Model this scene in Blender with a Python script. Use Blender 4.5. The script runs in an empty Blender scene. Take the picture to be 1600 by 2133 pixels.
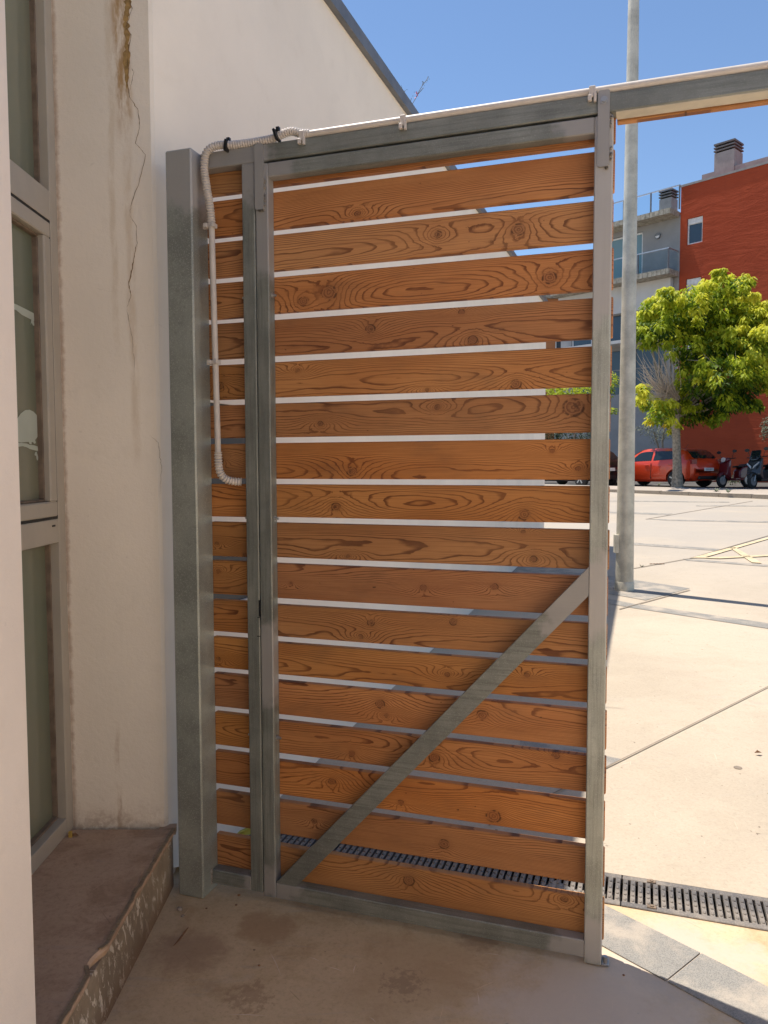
import bpy, bmesh, math, random
from mathutils import Vector, Matrix

random.seed(11)
R = math.radians
S = bpy.context.scene

# ------------------------------------------------------------------ camera
EYE = Vector((0, 0, 1.55))
PITCH, ROLL, FPX = R(3.4), R(0.15), 1613.0
FW = Vector((0, math.cos(PITCH), -math.sin(PITCH)))
_u = Vector((0, math.sin(PITCH), math.cos(PITCH)))
_r = Vector((1, 0, 0))
RT = _r * math.cos(ROLL) - _u * math.sin(ROLL)
UP = _u * math.cos(ROLL) + _r * math.sin(ROLL)
cam_d = bpy.data.cameras.new('camera')
cam_d.sensor_fit = 'VERTICAL'
cam_d.sensor_height = 24.0
cam_d.lens = 24.0 * FPX / 2133.0
cam_d.clip_start = 0.05
cam_d.clip_end = 2000
cam = bpy.data.objects.new('camera', cam_d)
S.collection.objects.link(cam)
m = Matrix((RT, UP, -FW)).transposed().to_4x4()
m.translation = EYE
cam.matrix_world = m
S.camera = cam

# ------------------------------------------------------------------ light
SUN_EL, SUN_AZ = R(70.6), math.atan2(-0.775, 0.632)     # azimuth from +Y towards +X
w = bpy.data.worlds.new('World')
S.world = w
w.use_nodes = True
nt = w.node_tree
nt.nodes.clear()
wo = nt.nodes.new('ShaderNodeOutputWorld')
bg = nt.nodes.new('ShaderNodeBackground')
sky = nt.nodes.new('ShaderNodeTexSky')
sky.sky_type = 'NISHITA'
sky.sun_disc = False
sky.sun_elevation = SUN_EL
sky.sun_rotation = SUN_AZ
sky.altitude = 50
sky.air_density = 1.0
sky.dust_density = 0.0
sky.ozone_density = 4.0
bg.inputs['Strength'].default_value = 0.050
nt.links.new(sky.outputs[0], bg.inputs['Color'])
nt.links.new(bg.outputs[0], wo.inputs['Surface'])

sd = bpy.data.lights.new('sun', 'SUN')
sd.energy = 2.1
sd.angle = R(0.5)
sd.color = (1.0, 0.93, 0.83)
so = bpy.data.objects.new('sun', sd)
S.collection.objects.link(so)
ldir = Vector((0.775 * math.cos(SUN_EL), -0.632 * math.cos(SUN_EL), -math.sin(SUN_EL)))
so.rotation_euler = ldir.to_track_quat('-Z', 'Y').to_euler()
so.location = (-5, 5, 20)

S.view_settings.view_transform = 'Standard'
S.view_settings.look = 'None'
S.view_settings.gamma = 1
S.view_settings.exposure = 1.72
S.view_settings.use_curve_mapping = False
S.render.engine = 'CYCLES'
S.cycles.use_denoising = True
S.cycles.max_bounces = 8
S.cycles.diffuse_bounces = 5

# ------------------------------------------------------------------ geometry helpers
def ray(x, y):
    return FW + RT * ((x - 800.0) / FPX) - UP * ((y - 1066.5) / FPX)

def at_y(x, y, Y):
    d = ray(x, y); return EYE + d * (Y / d.y)

def at_x(x, y, X):
    d = ray(x, y); return EYE + d * (X / d.x)

def at_z(x, y, z):
    d = ray(x, y); return EYE + d * ((z - EYE.z) / d.z)

def on_plane(x, y, p, n):
    d = ray(x, y); return EYE + d * ((p - EYE).dot(n) / d.dot(n))

GA = R(18.57)                                     # the gate line
G0 = Vector((0.645, 2.314, 0))
GU = Vector((math.cos(GA), -math.sin(GA), 0))
GW = Vector((math.sin(GA), math.cos(GA), 0))      # away from the camera
SLOPE, W0 = 0.025, 0.35

def gz(p):
    return max(0.0, SLOPE * ((Vector((p[0], p[1], 0)) - G0).dot(GW) - W0))

def on_plaza(x, y, lift=0.0):
    n = Vector((-SLOPE * GW.x, -SLOPE * GW.y, 1))
    p = G0 + GW * W0 + Vector((0, 0, lift))
    return on_plane(x, y, p, n)

def guz(u, w_, z):
    return G0 + GU * u + GW * w_ + Vector((0, 0, z))

class MB:
    def __init__(s):
        s.v, s.f, s.m = [], [], []
    def add(s, verts, faces, mi=0):
        k = len(s.v)
        s.v += [tuple(p) for p in verts]
        s.f += [tuple(i + k for i in f) for f in faces]
        s.m += [mi] * len(faces)
        return s
    def box(s, lo, hi, b=0.0, mi=0):
        x0, y0, z0 = lo; x1, y1, z1 = hi
        if b <= 0:
            v = [(x, y, z) for z in (z0, z1) for y in (y0, y1) for x in (x0, x1)]
            f = [(0, 2, 3, 1), (4, 5, 7, 6), (0, 1, 5, 4), (2, 6, 7, 3), (0, 4, 6, 2), (1, 3, 7, 5)]
            return s.add(v, f, mi)
        bm = bmesh.new()
        bmesh.ops.create_cube(bm, size=1)
        for q in bm.verts:
            q.co = Vector(((q.co.x + .5) * (x1 - x0) + x0, (q.co.y + .5) * (y1 - y0) + y0, (q.co.z + .5) * (z1 - z0) + z0))
        bmesh.ops.bevel(bm, geom=bm.edges[:], offset=b, segments=1, affect='EDGES', profile=0.5)
        bm.verts.index_update()
        s.add([q.co for q in bm.verts], [[q.index for q in f.verts] for f in bm.faces], mi)
        bm.free()
        return s
    def obox(s, c, ax, ay, az, sx, sy, sz, mi=0):
        v = []
        for k in (-.5, .5):
            for j in (-.5, .5):
                for i in (-.5, .5):
                    v.append(Vector(c) + ax * (i * sx) + ay * (j * sy) + az * (k * sz))
        return s.add(v, [(0, 2, 3, 1), (4, 5, 7, 6), (0, 1, 5, 4), (2, 6, 7, 3), (0, 4, 6, 2), (1, 3, 7, 5)], mi)
    def prism(s, poly, dvec, mi=0):
        n = len(poly); d = Vector(dvec)
        v = [Vector(p) for p in poly] + [Vector(p) + d for p in poly]
        f = [tuple(range(n - 1, -1, -1)), tuple(range(n, 2 * n))]
        f += [(i, (i + 1) % n, n + (i + 1) % n, n + i) for i in range(n)]
        return s.add(v, f, mi)
    def sheet(s, poly, mi=0):
        return s.add(poly, [tuple(range(len(poly)))], mi)
    def tube(s, pts, rad, n=10, cap=True, mi=0):
        pts = [Vector(p) for p in pts]
        rads = rad if isinstance(rad, (list, tuple)) else [rad] * len(pts)
        t0 = (pts[1] - pts[0]).normalized()
        a = t0.orthogonal().normalized()
        rings, k = [], len(s.v)
        for i, p in enumerate(pts):
            t = (pts[min(i + 1, len(pts) - 1)] - pts[max(i - 1, 0)]).normalized()
            a = (a - t * a.dot(t))
            if a.length < 1e-6: a = t.orthogonal()
            a.normalize()
            b = t.cross(a)
            for j in range(n):
                q = 2 * math.pi * j / n
                s.v.append(tuple(p + (a * math.cos(q) + b * math.sin(q)) * rads[i]))
        for i in range(len(pts) - 1):
            for j in range(n):
                j2 = (j + 1) % n
                s.f.append((k + i * n + j, k + i * n + j2, k + (i + 1) * n + j2, k + (i + 1) * n + j)); s.m.append(mi)
        if cap:
            s.f.append(tuple(k + j for j in range(n - 1, -1, -1))); s.m.append(mi)
            e = k + (len(pts) - 1) * n
            s.f.append(tuple(e + j for j in range(n))); s.m.append(mi)
        return s
    def disc(s, c, axis, r0, h, n=16, mi=0):
        c = Vector(c); a = Vector(axis).normalized()
        return s.tube([c, c + a * h], r0, n, True, mi)
    def build(s, name, mat, parent=None, smooth=False, loc=None, autosm=None):
        me = bpy.data.meshes.new(name)
        me.from_pydata(s.v, [], s.f)
        for mm in (mat if isinstance(mat, (list, tuple)) else [mat]):
            me.materials.append(mm)
        me.polygons.foreach_set('material_index', s.m)
        if smooth or autosm:
            me.polygons.foreach_set('use_smooth', [True] * len(s.f))
        me.update()
        if autosm:
            me.set_sharp_from_angle(angle=R(autosm))
        o = bpy.data.objects.new(name, me)
        S.collection.objects.link(o)
        if parent: o.parent = parent
        if loc is not None: o.location = loc
        return o

def tag(o, label=None, cat=None, group=None, kind=None):
    if label: o['label'] = label
    if cat: o['category'] = cat
    if group: o['group'] = group
    if kind: o['kind'] = kind
    return o

def empty(name, loc=(0, 0, 0), rz=0.0, **k):
    o = bpy.data.objects.new(name, None)
    o.empty_display_size = 0.1
    S.collection.objects.link(o)
    o.location = loc
    o.rotation_euler = (0, 0, rz)
    return tag(o, **k)

def linked(name, me, parent=None, loc=None, rot=None):
    o = bpy.data.objects.new(name, me)
    S.collection.objects.link(o)
    if parent: o.parent = parent
    if loc is not None: o.location = loc
    if rot is not None: o.rotation_euler = rot
    return o

# ------------------------------------------------------------------ material helpers
class NT:
    def __init__(s, name):
        s.mat = bpy.data.materials.new(name)
        s.mat.use_nodes = True
        s.t = s.mat.node_tree
        s.p = s.t.nodes['Principled BSDF']
    def n(s, typ, **k):
        o = s.t.nodes.new(typ)
        for a, b in k.items(): setattr(o, a, b)
        return o
    def put(s, sock, v):
        if hasattr(v, 'is_linked') or isinstance(v, bpy.types.NodeSocket):
            s.t.links.new(v, sock)
        elif isinstance(v, (tuple, list)):
            d = sock.default_value
            sock.default_value = tuple(v) + ((1.0,) if len(d) == 4 and len(v) == 3 else ())
        else:
            sock.default_value = v
    def math(s, op, a, b=None, c=None, clamp=False):
        o = s.n('ShaderNodeMath', operation=op, use_clamp=clamp)
        s.put(o.inputs[0], a)
        if b is not None: s.put(o.inputs[1], b)
        if c is not None: s.put(o.inputs[2], c)
        return o.outputs[0]
    def vec(s, op, a, b=None):
        o = s.n('ShaderNodeVectorMath', operation=op)
        s.put(o.inputs[0], a)
        if b is not None:
            s.put(o.inputs['Scale'] if op == 'SCALE' else o.inputs[1], b)
        return o.outputs['Value' if op in ('LENGTH', 'DOT_PRODUCT', 'DISTANCE') else 'Vector']
    def coord(s, what='Object'):
        return s.n('ShaderNodeTexCoord').outputs[what]
    def xyz(s, v):
        o = s.n('ShaderNodeSeparateXYZ'); s.put(o.inputs[0], v); return o.outputs
    def comb(s, x, y, z):
        o = s.n('ShaderNodeCombineXYZ')
        for i, v in enumerate((x, y, z)): s.put(o.inputs[i], v)
        return o.outputs[0]
    def noise(s, v, scale=1.0, detail=4, rough=0.55, dist=0.0, w=None):
        o = s.n('ShaderNodeTexNoise')
        if w is not None:
            o.noise_dimensions = '4D'; s.put(o.inputs['W'], w)
        s.put(o.inputs['Vector'], v); s.put(o.inputs['Scale'], scale)
        s.put(o.inputs['Detail'], detail); s.put(o.inputs['Roughness'], rough); s.put(o.inputs['Distortion'], dist)
        return o.outputs['Fac']
    def ramp(s, f, a, b):
        """smooth 0..1 between a and b"""
        o = s.n('ShaderNodeMapRange', interpolation_type='SMOOTHSTEP')
        s.put(o.inputs['Value'], f)
        o.inputs['From Min'].default_value = a; o.inputs['From Max'].default_value = b
        return o.outputs['Result']
    def mix(s, f, a, b, mode='MIX'):
        o = s.n('ShaderNodeMix', data_type='RGBA', blend_type=mode)
        s.put(o.inputs['Factor'], f)
        s.put(o.inputs['A'], a) if not isinstance(a, tuple) else setattr(o.inputs[6], 'default_value', a + (1,) if len(a) == 3 else a)
        if isinstance(b, tuple): o.inputs[7].default_value = b + (1,) if len(b) == 3 else b
        else: s.t.links.new(b, o.inputs[7])
        if not isinstance(a, tuple): s.t.links.new(a, o.inputs[6])
        return o.outputs[2]
    def bump(s, h, strength=0.3, dist=0.01, normal=None):
        o = s.n('ShaderNodeBump')
        o.inputs['Strength'].default_value = strength
        o.inputs['Distance'].default_value = dist
        s.put(o.inputs['Height'], h)
        if normal is not None: s.put(o.inputs['Normal'], normal)
        s.put(s.p.inputs['Normal'], o.outputs[0])
        return o.outputs[0]
    def out(s, col=None, rough=None, metal=None, spec=None):
        if col is not None: s.put(s.p.inputs['Base Color'], col)
        if rough is not None: s.put(s.p.inputs['Roughness'], rough)
        if metal is not None: s.put(s.p.inputs['Metallic'], metal)
        if spec is not None: s.put(s.p.inputs['Specular IOR Level'], spec)
        return s.mat

def simple(name, col, rough=0.6, metal=0.0, spec=None, var=0.12, scale=8.0, bump=0.0):
    t = NT(name)
    f = t.noise(t.coord(), scale, 5, 0.6)
    dark = tuple(c * (1 - var) for c in col); lite = tuple(min(1, c * (1 + var)) for c in col)
    c = t.mix(t.ramp(f, 0.3, 0.7), dark, lite)
    if bump: t.bump(t.noise(t.coord(), scale * 12, 4, 0.6), bump, 0.004)
    return t.out(c, rough, metal, spec)

# --- timber: contour lines of a stretched field give plain-sawn grain; the knots of each board are given by its own properties
def timber(name='pine_timber'):
    t = NT(name)
    oi = t.n('ShaderNodeObjectInfo')
    rnd = oi.outputs['Random']
    P = t.coord()
    X, Y, Z = t.xyz(P)
    rw = t.math('MULTIPLY', rnd, 173.0)
    X2 = t.math('ADD', X, t.math('MULTIPLY', rnd, 61.0))
    mul = lambda a, b_: t.math('MULTIPLY', a, b_)
    add = lambda a, b_: t.math('ADD', a, b_)
    inv = lambda a: t.math('SUBTRACT', 1.0, a)
    expn = lambda a: t.math('POWER', 2.718, a)
    f1 = t.noise(t.comb(mul(X2, 1.0), 0.0, mul(Z, 7.0)), 1.0, 1.0, 0.4, w=rw)
    f2 = t.noise(t.comb(mul(X2, 5.5), 0.0, mul(Z, 26.0)), 1.0, 2.0, 0.5, w=rw)
    f3 = t.noise(t.comb(mul(X2, 22.0), 0.0, mul(Z, 70.0)), 1.0, 2.0, 0.5, w=rw)
    fld = add(add(mul(f1, 0.46), mul(f2, 0.055)), mul(f3, 0.006))
    zc = add(Z, mul(t.math('SUBTRACT', rnd, 0.5), 0.10))
    fld = add(fld, mul(mul(zc, zc), 38.0))
    fld = add(fld, mul(Z, t.math('SUBTRACT', mul(t.math('FRACT', mul(rnd, 5.13)), 4.0), 2.0)))
    wob = t.noise(t.comb(X2, Y, Z), 55.0, 3, 0.6, w=rw)
    wofs = mul(t.math('SUBTRACT', wob, 0.5), 0.008)
    knots = []
    for nm in ('knot_a', 'knot_b', 'knot_c'):
        at = t.n('ShaderNodeAttribute', attribute_name=nm); at.attribute_type = 'OBJECT'
        kx, kz_, kr = t.xyz(at.outputs['Vector'])
        on = t.ramp(kr, 0.0005, 0.002)
        dx = t.math('SUBTRACT', X, kx); dz = add(t.math('SUBTRACT', Z, kz_), wofs)
        dx = add(dx, wofs)
        r2 = add(mul(mul(dx, dx), 0.70), mul(dz, dz))
        e2 = add(mul(mul(dx, dx), 0.09), mul(dz, dz))
        kk = t.math('DIVIDE', 0.40, t.math('MAXIMUM', mul(kr, kr), 1e-6))
        hump = mul(mul(expn(mul(mul(e2, kk), -0.28)), on), 0.13)
        hump2 = mul(mul(expn(mul(mul(r2, kk), -0.50)), on), 0.07)
        fld = add(fld, add(hump, hump2))
        knots.append((t.math('DIVIDE', t.math('SQRT', r2), t.math('MAXIMUM', kr, 1e-4)), on, t.math('ARCTAN2', dz, dx)))
    fr = t.math('FRACT', mul(fld, 38.0))
    late = mul(t.ramp(fr, 0.62, 0.88), inv(t.ramp(fr, 0.955, 1.0)))
    lvar = t.ramp(t.noise(t.comb(mul(X2, 3.0), Y, mul(Z, 22.0)), 1.0, 3, 0.6, w=add(rw, 3.0)), 0.25, 0.75)
    late = mul(late, add(mul(lvar, 0.5), 0.5))
    fib = t.noise(t.comb(mul(X2, 5.0), Y, mul(Z, 330.0)), 1.0, 3, 0.65, w=rw)
    broad = t.noise(t.comb(mul(X2, 1.6), Y, mul(Z, 7.0)), 1.0, 3, 0.5, w=add(rw, 9.0))
    light = t.mix(t.ramp(broad, 0.3, 0.7), (0.56, 0.215, 0.060), (0.69, 0.300, 0.095))
    c = t.mix(mul(late, 1.0), light, (0.15, 0.038, 0.010))
    c = t.mix(mul(t.ramp(fib, 0.42, 0.72), 0.50), c, (0.30, 0.100, 0.032))
    for kq, on, ang in knots:
        kn = mul(inv(t.ramp(kq, 0.88, 1.08)), on)
        krr = t.math('FRACT', add(mul(kq, 2.6), mul(wob, 2.6)))
        kc = t.mix(t.ramp(krr, 0.35, 0.9), (0.42, 0.165, 0.055), (0.24, 0.085, 0.028))
        c = t.mix(kn, c, kc)
        halo = mul(mul(t.ramp(kq, 0.95, 1.15), inv(t.ramp(kq, 1.2, 2.4))), on)
        c = t.mix(mul(halo, 0.35), c, (0.40, 0.150, 0.045))
        rim = mul(mul(t.ramp(kq, 0.78, 0.98), inv(t.ramp(kq, 1.0, 1.22))), on)
        c = t.mix(mul(mul(rim, t.ramp(wob, 0.42, 0.58)), 0.80), c, (0.055, 0.018, 0.008))
        hrt = mul(mul(inv(t.ramp(kq, 0.15, 0.75)), on), t.ramp(wob, 0.52, 0.66))
        c = t.mix(mul(hrt, 0.75), c, (0.05, 0.018, 0.009))
    fl = t.noise(t.comb(mul(X2, 45.0), Y, mul(Z, 110.0)), 1.0, 1, 0.5, w=rw)
    c = t.mix(mul(t.ramp(fl, 0.76, 0.81), 0.75), c, (0.06, 0.025, 0.012))
    grime = t.noise(t.comb(mul(X2, 2.2), Y, mul(Z, 5.0)), 1.6, 5, 0.65, w=add(rw, 21.0))
    c = t.mix(mul(t.ramp(grime, 0.48, 0.76), 0.42), c, (0.23, 0.115, 0.055))
    tone = add(0.67, mul(t.math('FRACT', mul(rnd, 7.31)), 0.22))
    hs = t.n('ShaderNodeHueSaturation')
    t.put(hs.inputs['Color'], c); t.put(hs.inputs['Value'], tone)
    t.put(hs.inputs['Hue'], add(0.4985, mul(t.math('FRACT', mul(rnd, 11.9)), 0.008)))
    t.put(hs.inputs['Saturation'], add(0.93, mul(t.math('FRACT', mul(rnd, 3.77)), 0.09)))
    t.bump(add(mul(late, -0.6), mul(fib, 0.8)), 0.30, 0.0014)
    return t.out(hs.outputs[0], 0.62, 0.0, 0.3)

# --- galvanised steel; zones = (z0, z1) bands of smoother cold-zinc spray over welds
def galv(name, axis=2, zones=(), dark=1.0, speck=0.5, streak=True, tint=(1, 1, 1)):
    t = NT(name)
    P = t.coord()
    c3 = t.xyz(P)
    L = c3[axis]
    sp = t.noise(P, 300.0, 4, 0.75)
    sp2 = t.noise(P, 55.0, 4, 0.6)
    st = t.vec('MULTIPLY', P, (4.0 if axis == 0 else 120.0, 4.0 if axis == 1 else 120.0, 4.0 if axis == 2 else 120.0))
    str_ = t.noise(st, 1.0, 4, 0.65)
    big = t.noise(P, 5.0, 4, 0.6)
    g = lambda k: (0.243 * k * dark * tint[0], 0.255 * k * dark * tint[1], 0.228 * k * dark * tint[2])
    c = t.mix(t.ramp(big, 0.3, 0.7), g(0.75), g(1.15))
    if streak:
        c = t.mix(t.math('MULTIPLY', t.ramp(str_, 0.42, 0.70), 0.60), c, g(0.46))
    c = t.mix(t.math('MULTIPLY', t.ramp(sp, 0.52, 0.72), speck), c, g(2.2))
    c = t.mix(t.math('MULTIPLY', t.ramp(sp2, 0.55, 0.75), 0.4), c, g(0.62))
    rough = t.math('ADD', 0.36, t.math('MULTIPLY', sp, 0.25))
    if zones:
        wv = t.math('ADD', L, t.math('MULTIPLY', t.math('SUBTRACT', t.noise(P, 22.0, 2, 0.5), 0.5), 0.16))
        msk = None
        for z0, z1 in zones:
            q = t.math('MULTIPLY', t.ramp(wv, z0 - 0.03, z0 + 0.03), t.math('SUBTRACT', 1.0, t.ramp(wv, z1 - 0.03, z1 + 0.03)))
            msk = q if msk is None else t.math('MAXIMUM', msk, q)
        c = t.mix(t.math('MULTIPLY', msk, 0.85), c, (0.38 * min(dark,1.25), 0.365 * min(dark,1.25), 0.35 * min(dark,1.25)))
        rough = t.math('ADD', rough, t.math('MULTIPLY', msk, 0.12))
    t.bump(sp, 0.12, 0.0015)
    return t.out(c, rough, 0.30, 0.4)

# --- painted render
def render_wall(name, col, dirt=0.0, z_foot=None, stains=(), rust_edge=None, bump=0.25):
    t = NT(name)
    P = t.coord()
    X, Y, Z = t.xyz(P)
    big = t.noise(P, 1.3, 5, 0.6)
    mid = t.noise(P, 9.0, 5, 0.65)
    c = t.mix(t.ramp(big, 0.3, 0.7), tuple(k * 0.94 for k in col), tuple(min(1, k * 1.03) for k in col))
    c = t.mix(t.math('MULTIPLY', t.ramp(mid, 0.52, 0.80), 0.10 + dirt), c, (col[0] * 0.62, col[1] * 0.56, col[2] * 0.48))
    fl = t.noise(P, 42.0, 2, 0.5)
    c = t.mix(t.math('MULTIPLY', t.ramp(fl, 0.72, 0.80), 0.35 * min(1, dirt * 6 + 0.1)), c, (0.22, 0.17, 0.12))
    wig = t.math('MULTIPLY', t.math('SUBTRACT', t.noise(t.comb(0.0, 0.0, Z), 3.0, 3, 0.6), 0.5), 0.05)
    fine = t.noise(P, 60.0, 3, 0.6)
    for (x0, x1, zr, wd, z_lo, z_hi, amt, sc) in stains:      # x at z=0, x at z=zr, half width, extent
        xc = t.math('ADD', t.math('ADD', t.math('MULTIPLY', Z, (x1 - x0) / zr), x0), wig)
        d = t.math('ABSOLUTE', t.math('SUBTRACT', X, xc))
        k = t.math('SUBTRACT', 1.0, t.ramp(d, wd * 0.25, wd))
        k = t.math('MULTIPLY', k, t.math('MULTIPLY', t.ramp(Z, z_lo - 0.1, z_lo + 0.1), t.math('SUBTRACT', 1.0, t.ramp(Z, z_hi - 0.1, z_hi + 0.1))))
        k = t.math('MULTIPLY', k, t.ramp(t.noise(t.comb(X, 0.0, t.math('MULTIPLY', Z, 0.25)), 26.0, 4, 0.7), 0.32, 0.62))
        c = t.mix(t.math('MULTIPLY', k, amt), c, sc)
    if z_foot is not None:
        h = t.math('ADD', Z, t.math('MULTIPLY', t.math('SUBTRACT', t.noise(P, 14.0, 5, 0.7), 0.5), 0.24))
        k = t.math('SUBTRACT', 1.0, t.ramp(h, z_foot - 0.02, z_foot + 0.16))
        k = t.math('MULTIPLY', k, t.ramp(fine, 0.25, 0.6))
        c = t.mix(t.math('MULTIPLY', k, 0.55), c, (0.34, 0.20, 0.10))
    if rust_edge is not None:
        d = t.math('ABSOLUTE', t.math('SUBTRACT', X, rust_edge))
        d = t.math('ADD', d, t.math('MULTIPLY', t.math('SUBTRACT', t.noise(P, 30.0, 4, 0.7), 0.5), 0.03))
        k = t.math('SUBTRACT', 1.0, t.ramp(d, -0.004, 0.014))
        c = t.mix(t.math('MULTIPLY', k, 0.55), c, (0.34, 0.18, 0.08))
    t.bump(t.math('ADD', t.noise(P, 55.0, 4, 0.6), t.math('MULTIPLY', t.noise(P, 240.0, 3, 0.6), 0.5)), bump, 0.004)
    return t.out(c, 0.85, 0.0, 0.2)

# --- concrete
def concrete(name, col, dirtcol, amt=0.5, scale=1.0, patch=None, worn=None):
    t = NT(name)
    P = t.coord()
    a = t.noise(P, 0.55 * scale, 6, 0.62, 0.4)
    b = t.noise(P, 3.2 * scale, 6, 0.65, 0.5)
    c0 = t.noise(P, 22.0 * scale, 5, 0.6)
    fine = t.noise(P, 210.0, 3, 0.7)
    grit = t.noise(P, 75.0, 6, 0.8)
    c = t.mix(t.ramp(a, 0.3, 0.7), tuple(k * 0.86 for k in col), tuple(min(1, k * 1.08) for k in col))
    c = t.mix(t.math('MULTIPLY', t.ramp(b, 0.46, 0.74), amt), c, dirtcol)
    c = t.mix(t.math('MULTIPLY', t.ramp(c0, 0.5, 0.8), amt * 0.45), c, tuple(k * 0.72 for k in dirtcol))
    c = t.mix(t.math('MULTIPLY', t.ramp(fine, 0.58, 0.74), 0.32), c, tuple(k * 0.5 for k in col))
    c = t.mix(t.math('MULTIPLY', t.ramp(grit, 0.50, 0.66), 0.28), c, tuple(k * 0.55 for k in dirtcol))
    c = t.mix(t.math('MULTIPLY', t.ramp(grit, 0.46, 0.34), 0.22), c, tuple(min(1, k * 1.35) for k in col))
    if worn:                                  # greyer, driven-over concrete beyond worn[0] metres
        wy = t.math('MULTIPLY', t.ramp(t.xyz(P)[1], worn[0], worn[1]), t.ramp(t.noise(P, 0.35, 5, 0.6, 0.6), 0.25, 0.6))
        c = t.mix(t.math('MULTIPLY', wy, 0.85), c, worn[2])
    # trowel and tyre streaks
    sv = t.vec('MULTIPLY', P, (1.3, 7.0, 1.0))
    s1 = t.noise(sv, 1.7, 5, 0.7, 1.0)
    c = t.mix(t.math('MULTIPLY', t.ramp(s1, 0.56, 0.70), 0.22), c, (0.33, 0.31, 0.29))
    sv2 = t.vec('MULTIPLY', P, (3.0, 16.0, 1.0))
    s2 = t.noise(sv2, 2.0, 4, 0.7, 1.5)
    c = t.mix(t.math('MULTIPLY', t.ramp(s2, 0.63, 0.72), 0.16), c, (0.30, 0.27, 0.24))
    for (ang, th_) in ((0.5, 0.0), (-0.9, 3.7), (1.3, 8.1)):     # fine pale and dark scratches
        ca_, sa_ = math.cos(ang), math.sin(ang)
        sx_ = t.math('ADD', t.math('MULTIPLY', t.xyz(P)[0], ca_), t.math('MULTIPLY', t.xyz(P)[1], sa_))
        sy_ = t.math('ADD', t.math('MULTIPLY', t.xyz(P)[0], -sa_), t.math('MULTIPLY', t.xyz(P)[1], ca_))
        q_ = t.noise(t.comb(t.math('ADD', t.math('MULTIPLY', sx_, 5.0), th_), t.math('MULTIPLY', sy_, 130.0), th_), 1.0, 1, 0.5)
        c = t.mix(t.math('MULTIPLY', t.ramp(q_, 0.765, 0.80), 0.45), c, tuple(min(1, k * 1.5) for k in col) if ang > 0 else tuple(k * 0.45 for k in dirtcol))
    sp = t.noise(P, 34.0, 1, 0.5)
    c = t.mix(t.math('MULTIPLY', t.ramp(sp, 0.77, 0.80), 0.7), c, (0.10, 0.07, 0.045))
    if patch:
        for (px, py, pr, pc, pa, psc) in patch:
            d = t.vec('DISTANCE', t.vec('MULTIPLY', P, (1, 1, 0)), (px, py, 0.0))
            d = t.math('ADD', d, t.math('MULTIPLY', t.math('SUBTRACT', t.noise(P, psc, 5, 0.7), 0.5), pr * (1.6 if psc < 30 else 5.0)))
            c = t.mix(t.math('MULTIPLY', t.math('SUBTRACT', 1.0, t.ramp(d, pr * 0.35, pr)), pa), c, pc)
    t.bump(t.math('ADD', t.math('MULTIPLY', c0, 0.8), fine), 0.22, 0.004)
    return t.out(c, t.math('ADD', 0.72, t.math('MULTIPLY', b, 0.2)), 0.0, 0.25)

def speckle(name, base, spk, scale=130.0, lo=0.5, hi=0.56, dust=0.3):
    t = NT(name)
    P = t.coord()
    f = t.noise(P, scale, 2, 0.5)
    g = t.noise(P, scale * 0.4, 3, 0.6)
    c = t.mix(t.ramp(f, lo, hi), base, spk)
    c = t.mix(t.math('MULTIPLY', t.ramp(g, 0.5, 0.7), 0.4), c, tuple(k * 0.6 for k in base))
    c = t.mix(t.math('MULTIPLY', t.ramp(t.noise(P, 5.0, 5, 0.65), 0.40, 0.68), dust), c, (0.46, 0.39, 0.31))
    t.bump(f, 0.15, 0.002)
    return t.out(c, 0.7, 0.0, 0.3)

M = {}
M['timber'] = timber()
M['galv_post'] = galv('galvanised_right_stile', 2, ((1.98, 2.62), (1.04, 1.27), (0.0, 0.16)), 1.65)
M['galv_stile'] = galv('galvanised_hinge_stile', 2, ((2.2, 2.62), (0.72, 1.0), (0.0, 0.14)))
M['galv_fixed'] = galv('galvanised_fixed_stile', 2, ((2.45, 2.62),))
M['galv_rail'] = galv('galvanised_rail', 0, ((-1.2, -1.0), (-0.13, 0.06)))
M['galv_beam'] = galv('galvanised_beam', 0, ((-1.4, -1.08),))
M['galv_col'] = galv('galvanised_column', 2, ((2.42, 2.7),), 1.35, 0.75, False)
M['galv_tab'] = galv('galvanised_tab', 2, ((0, 3),))
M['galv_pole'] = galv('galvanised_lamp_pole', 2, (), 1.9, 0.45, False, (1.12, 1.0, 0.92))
M['plain_zinc'] = simple('zinc_bolt', (0.45, 0.45, 0.44), 0.4, 0.8)
M['conduit'] = simple('pale_conduit_plastic', (0.60, 0.545, 0.49), 0.45, 0, None, 0.06, 30)
M['tie'] = simple('black_nylon', (0.012, 0.012, 0.013), 0.45)
M['white'] = render_wall('white_render', (0.90, 0.80, 0.675), 0.0)
M['front'] = render_wall('front_wall_render', (0.84, 0.75, 0.665), 0.02)
M['coping'] = simple('grey_coping_metal', (0.16, 0.165, 0.175), 0.5, 0.3)
M['alu'] = simple('grey_aluminium_frame', (0.43, 0.385, 0.32), 0.45, 0.0, None, 0.06, 5)
M['alu_dirt'] = simple('rusty_dirt_on_bead', (0.19, 0.14, 0.10), 0.8, 0, None, 0.25, 18)
M['gasket'] = simple('black_gasket', (0.012, 0.011, 0.010), 0.6)
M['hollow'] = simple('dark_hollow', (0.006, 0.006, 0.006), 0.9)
M['grate'] = speckle('cast_iron_grate', (0.115, 0.108, 0.105), (0.17, 0.155, 0.145), 160, 0.52, 0.62, 0.35)
M['band'] = speckle('grey_granite_band', (0.275, 0.260, 0.232), (0.180, 0.174, 0.162), 260, 0.48, 0.58, 0.75)
M['joint'] = simple('joint_filler', (0.22, 0.18, 0.14), 0.9)
M['yellow'] = simple('worn_yellow_paint', (0.56, 0.455, 0.285), 0.8, 0, None, 0.2, 6)
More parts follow.
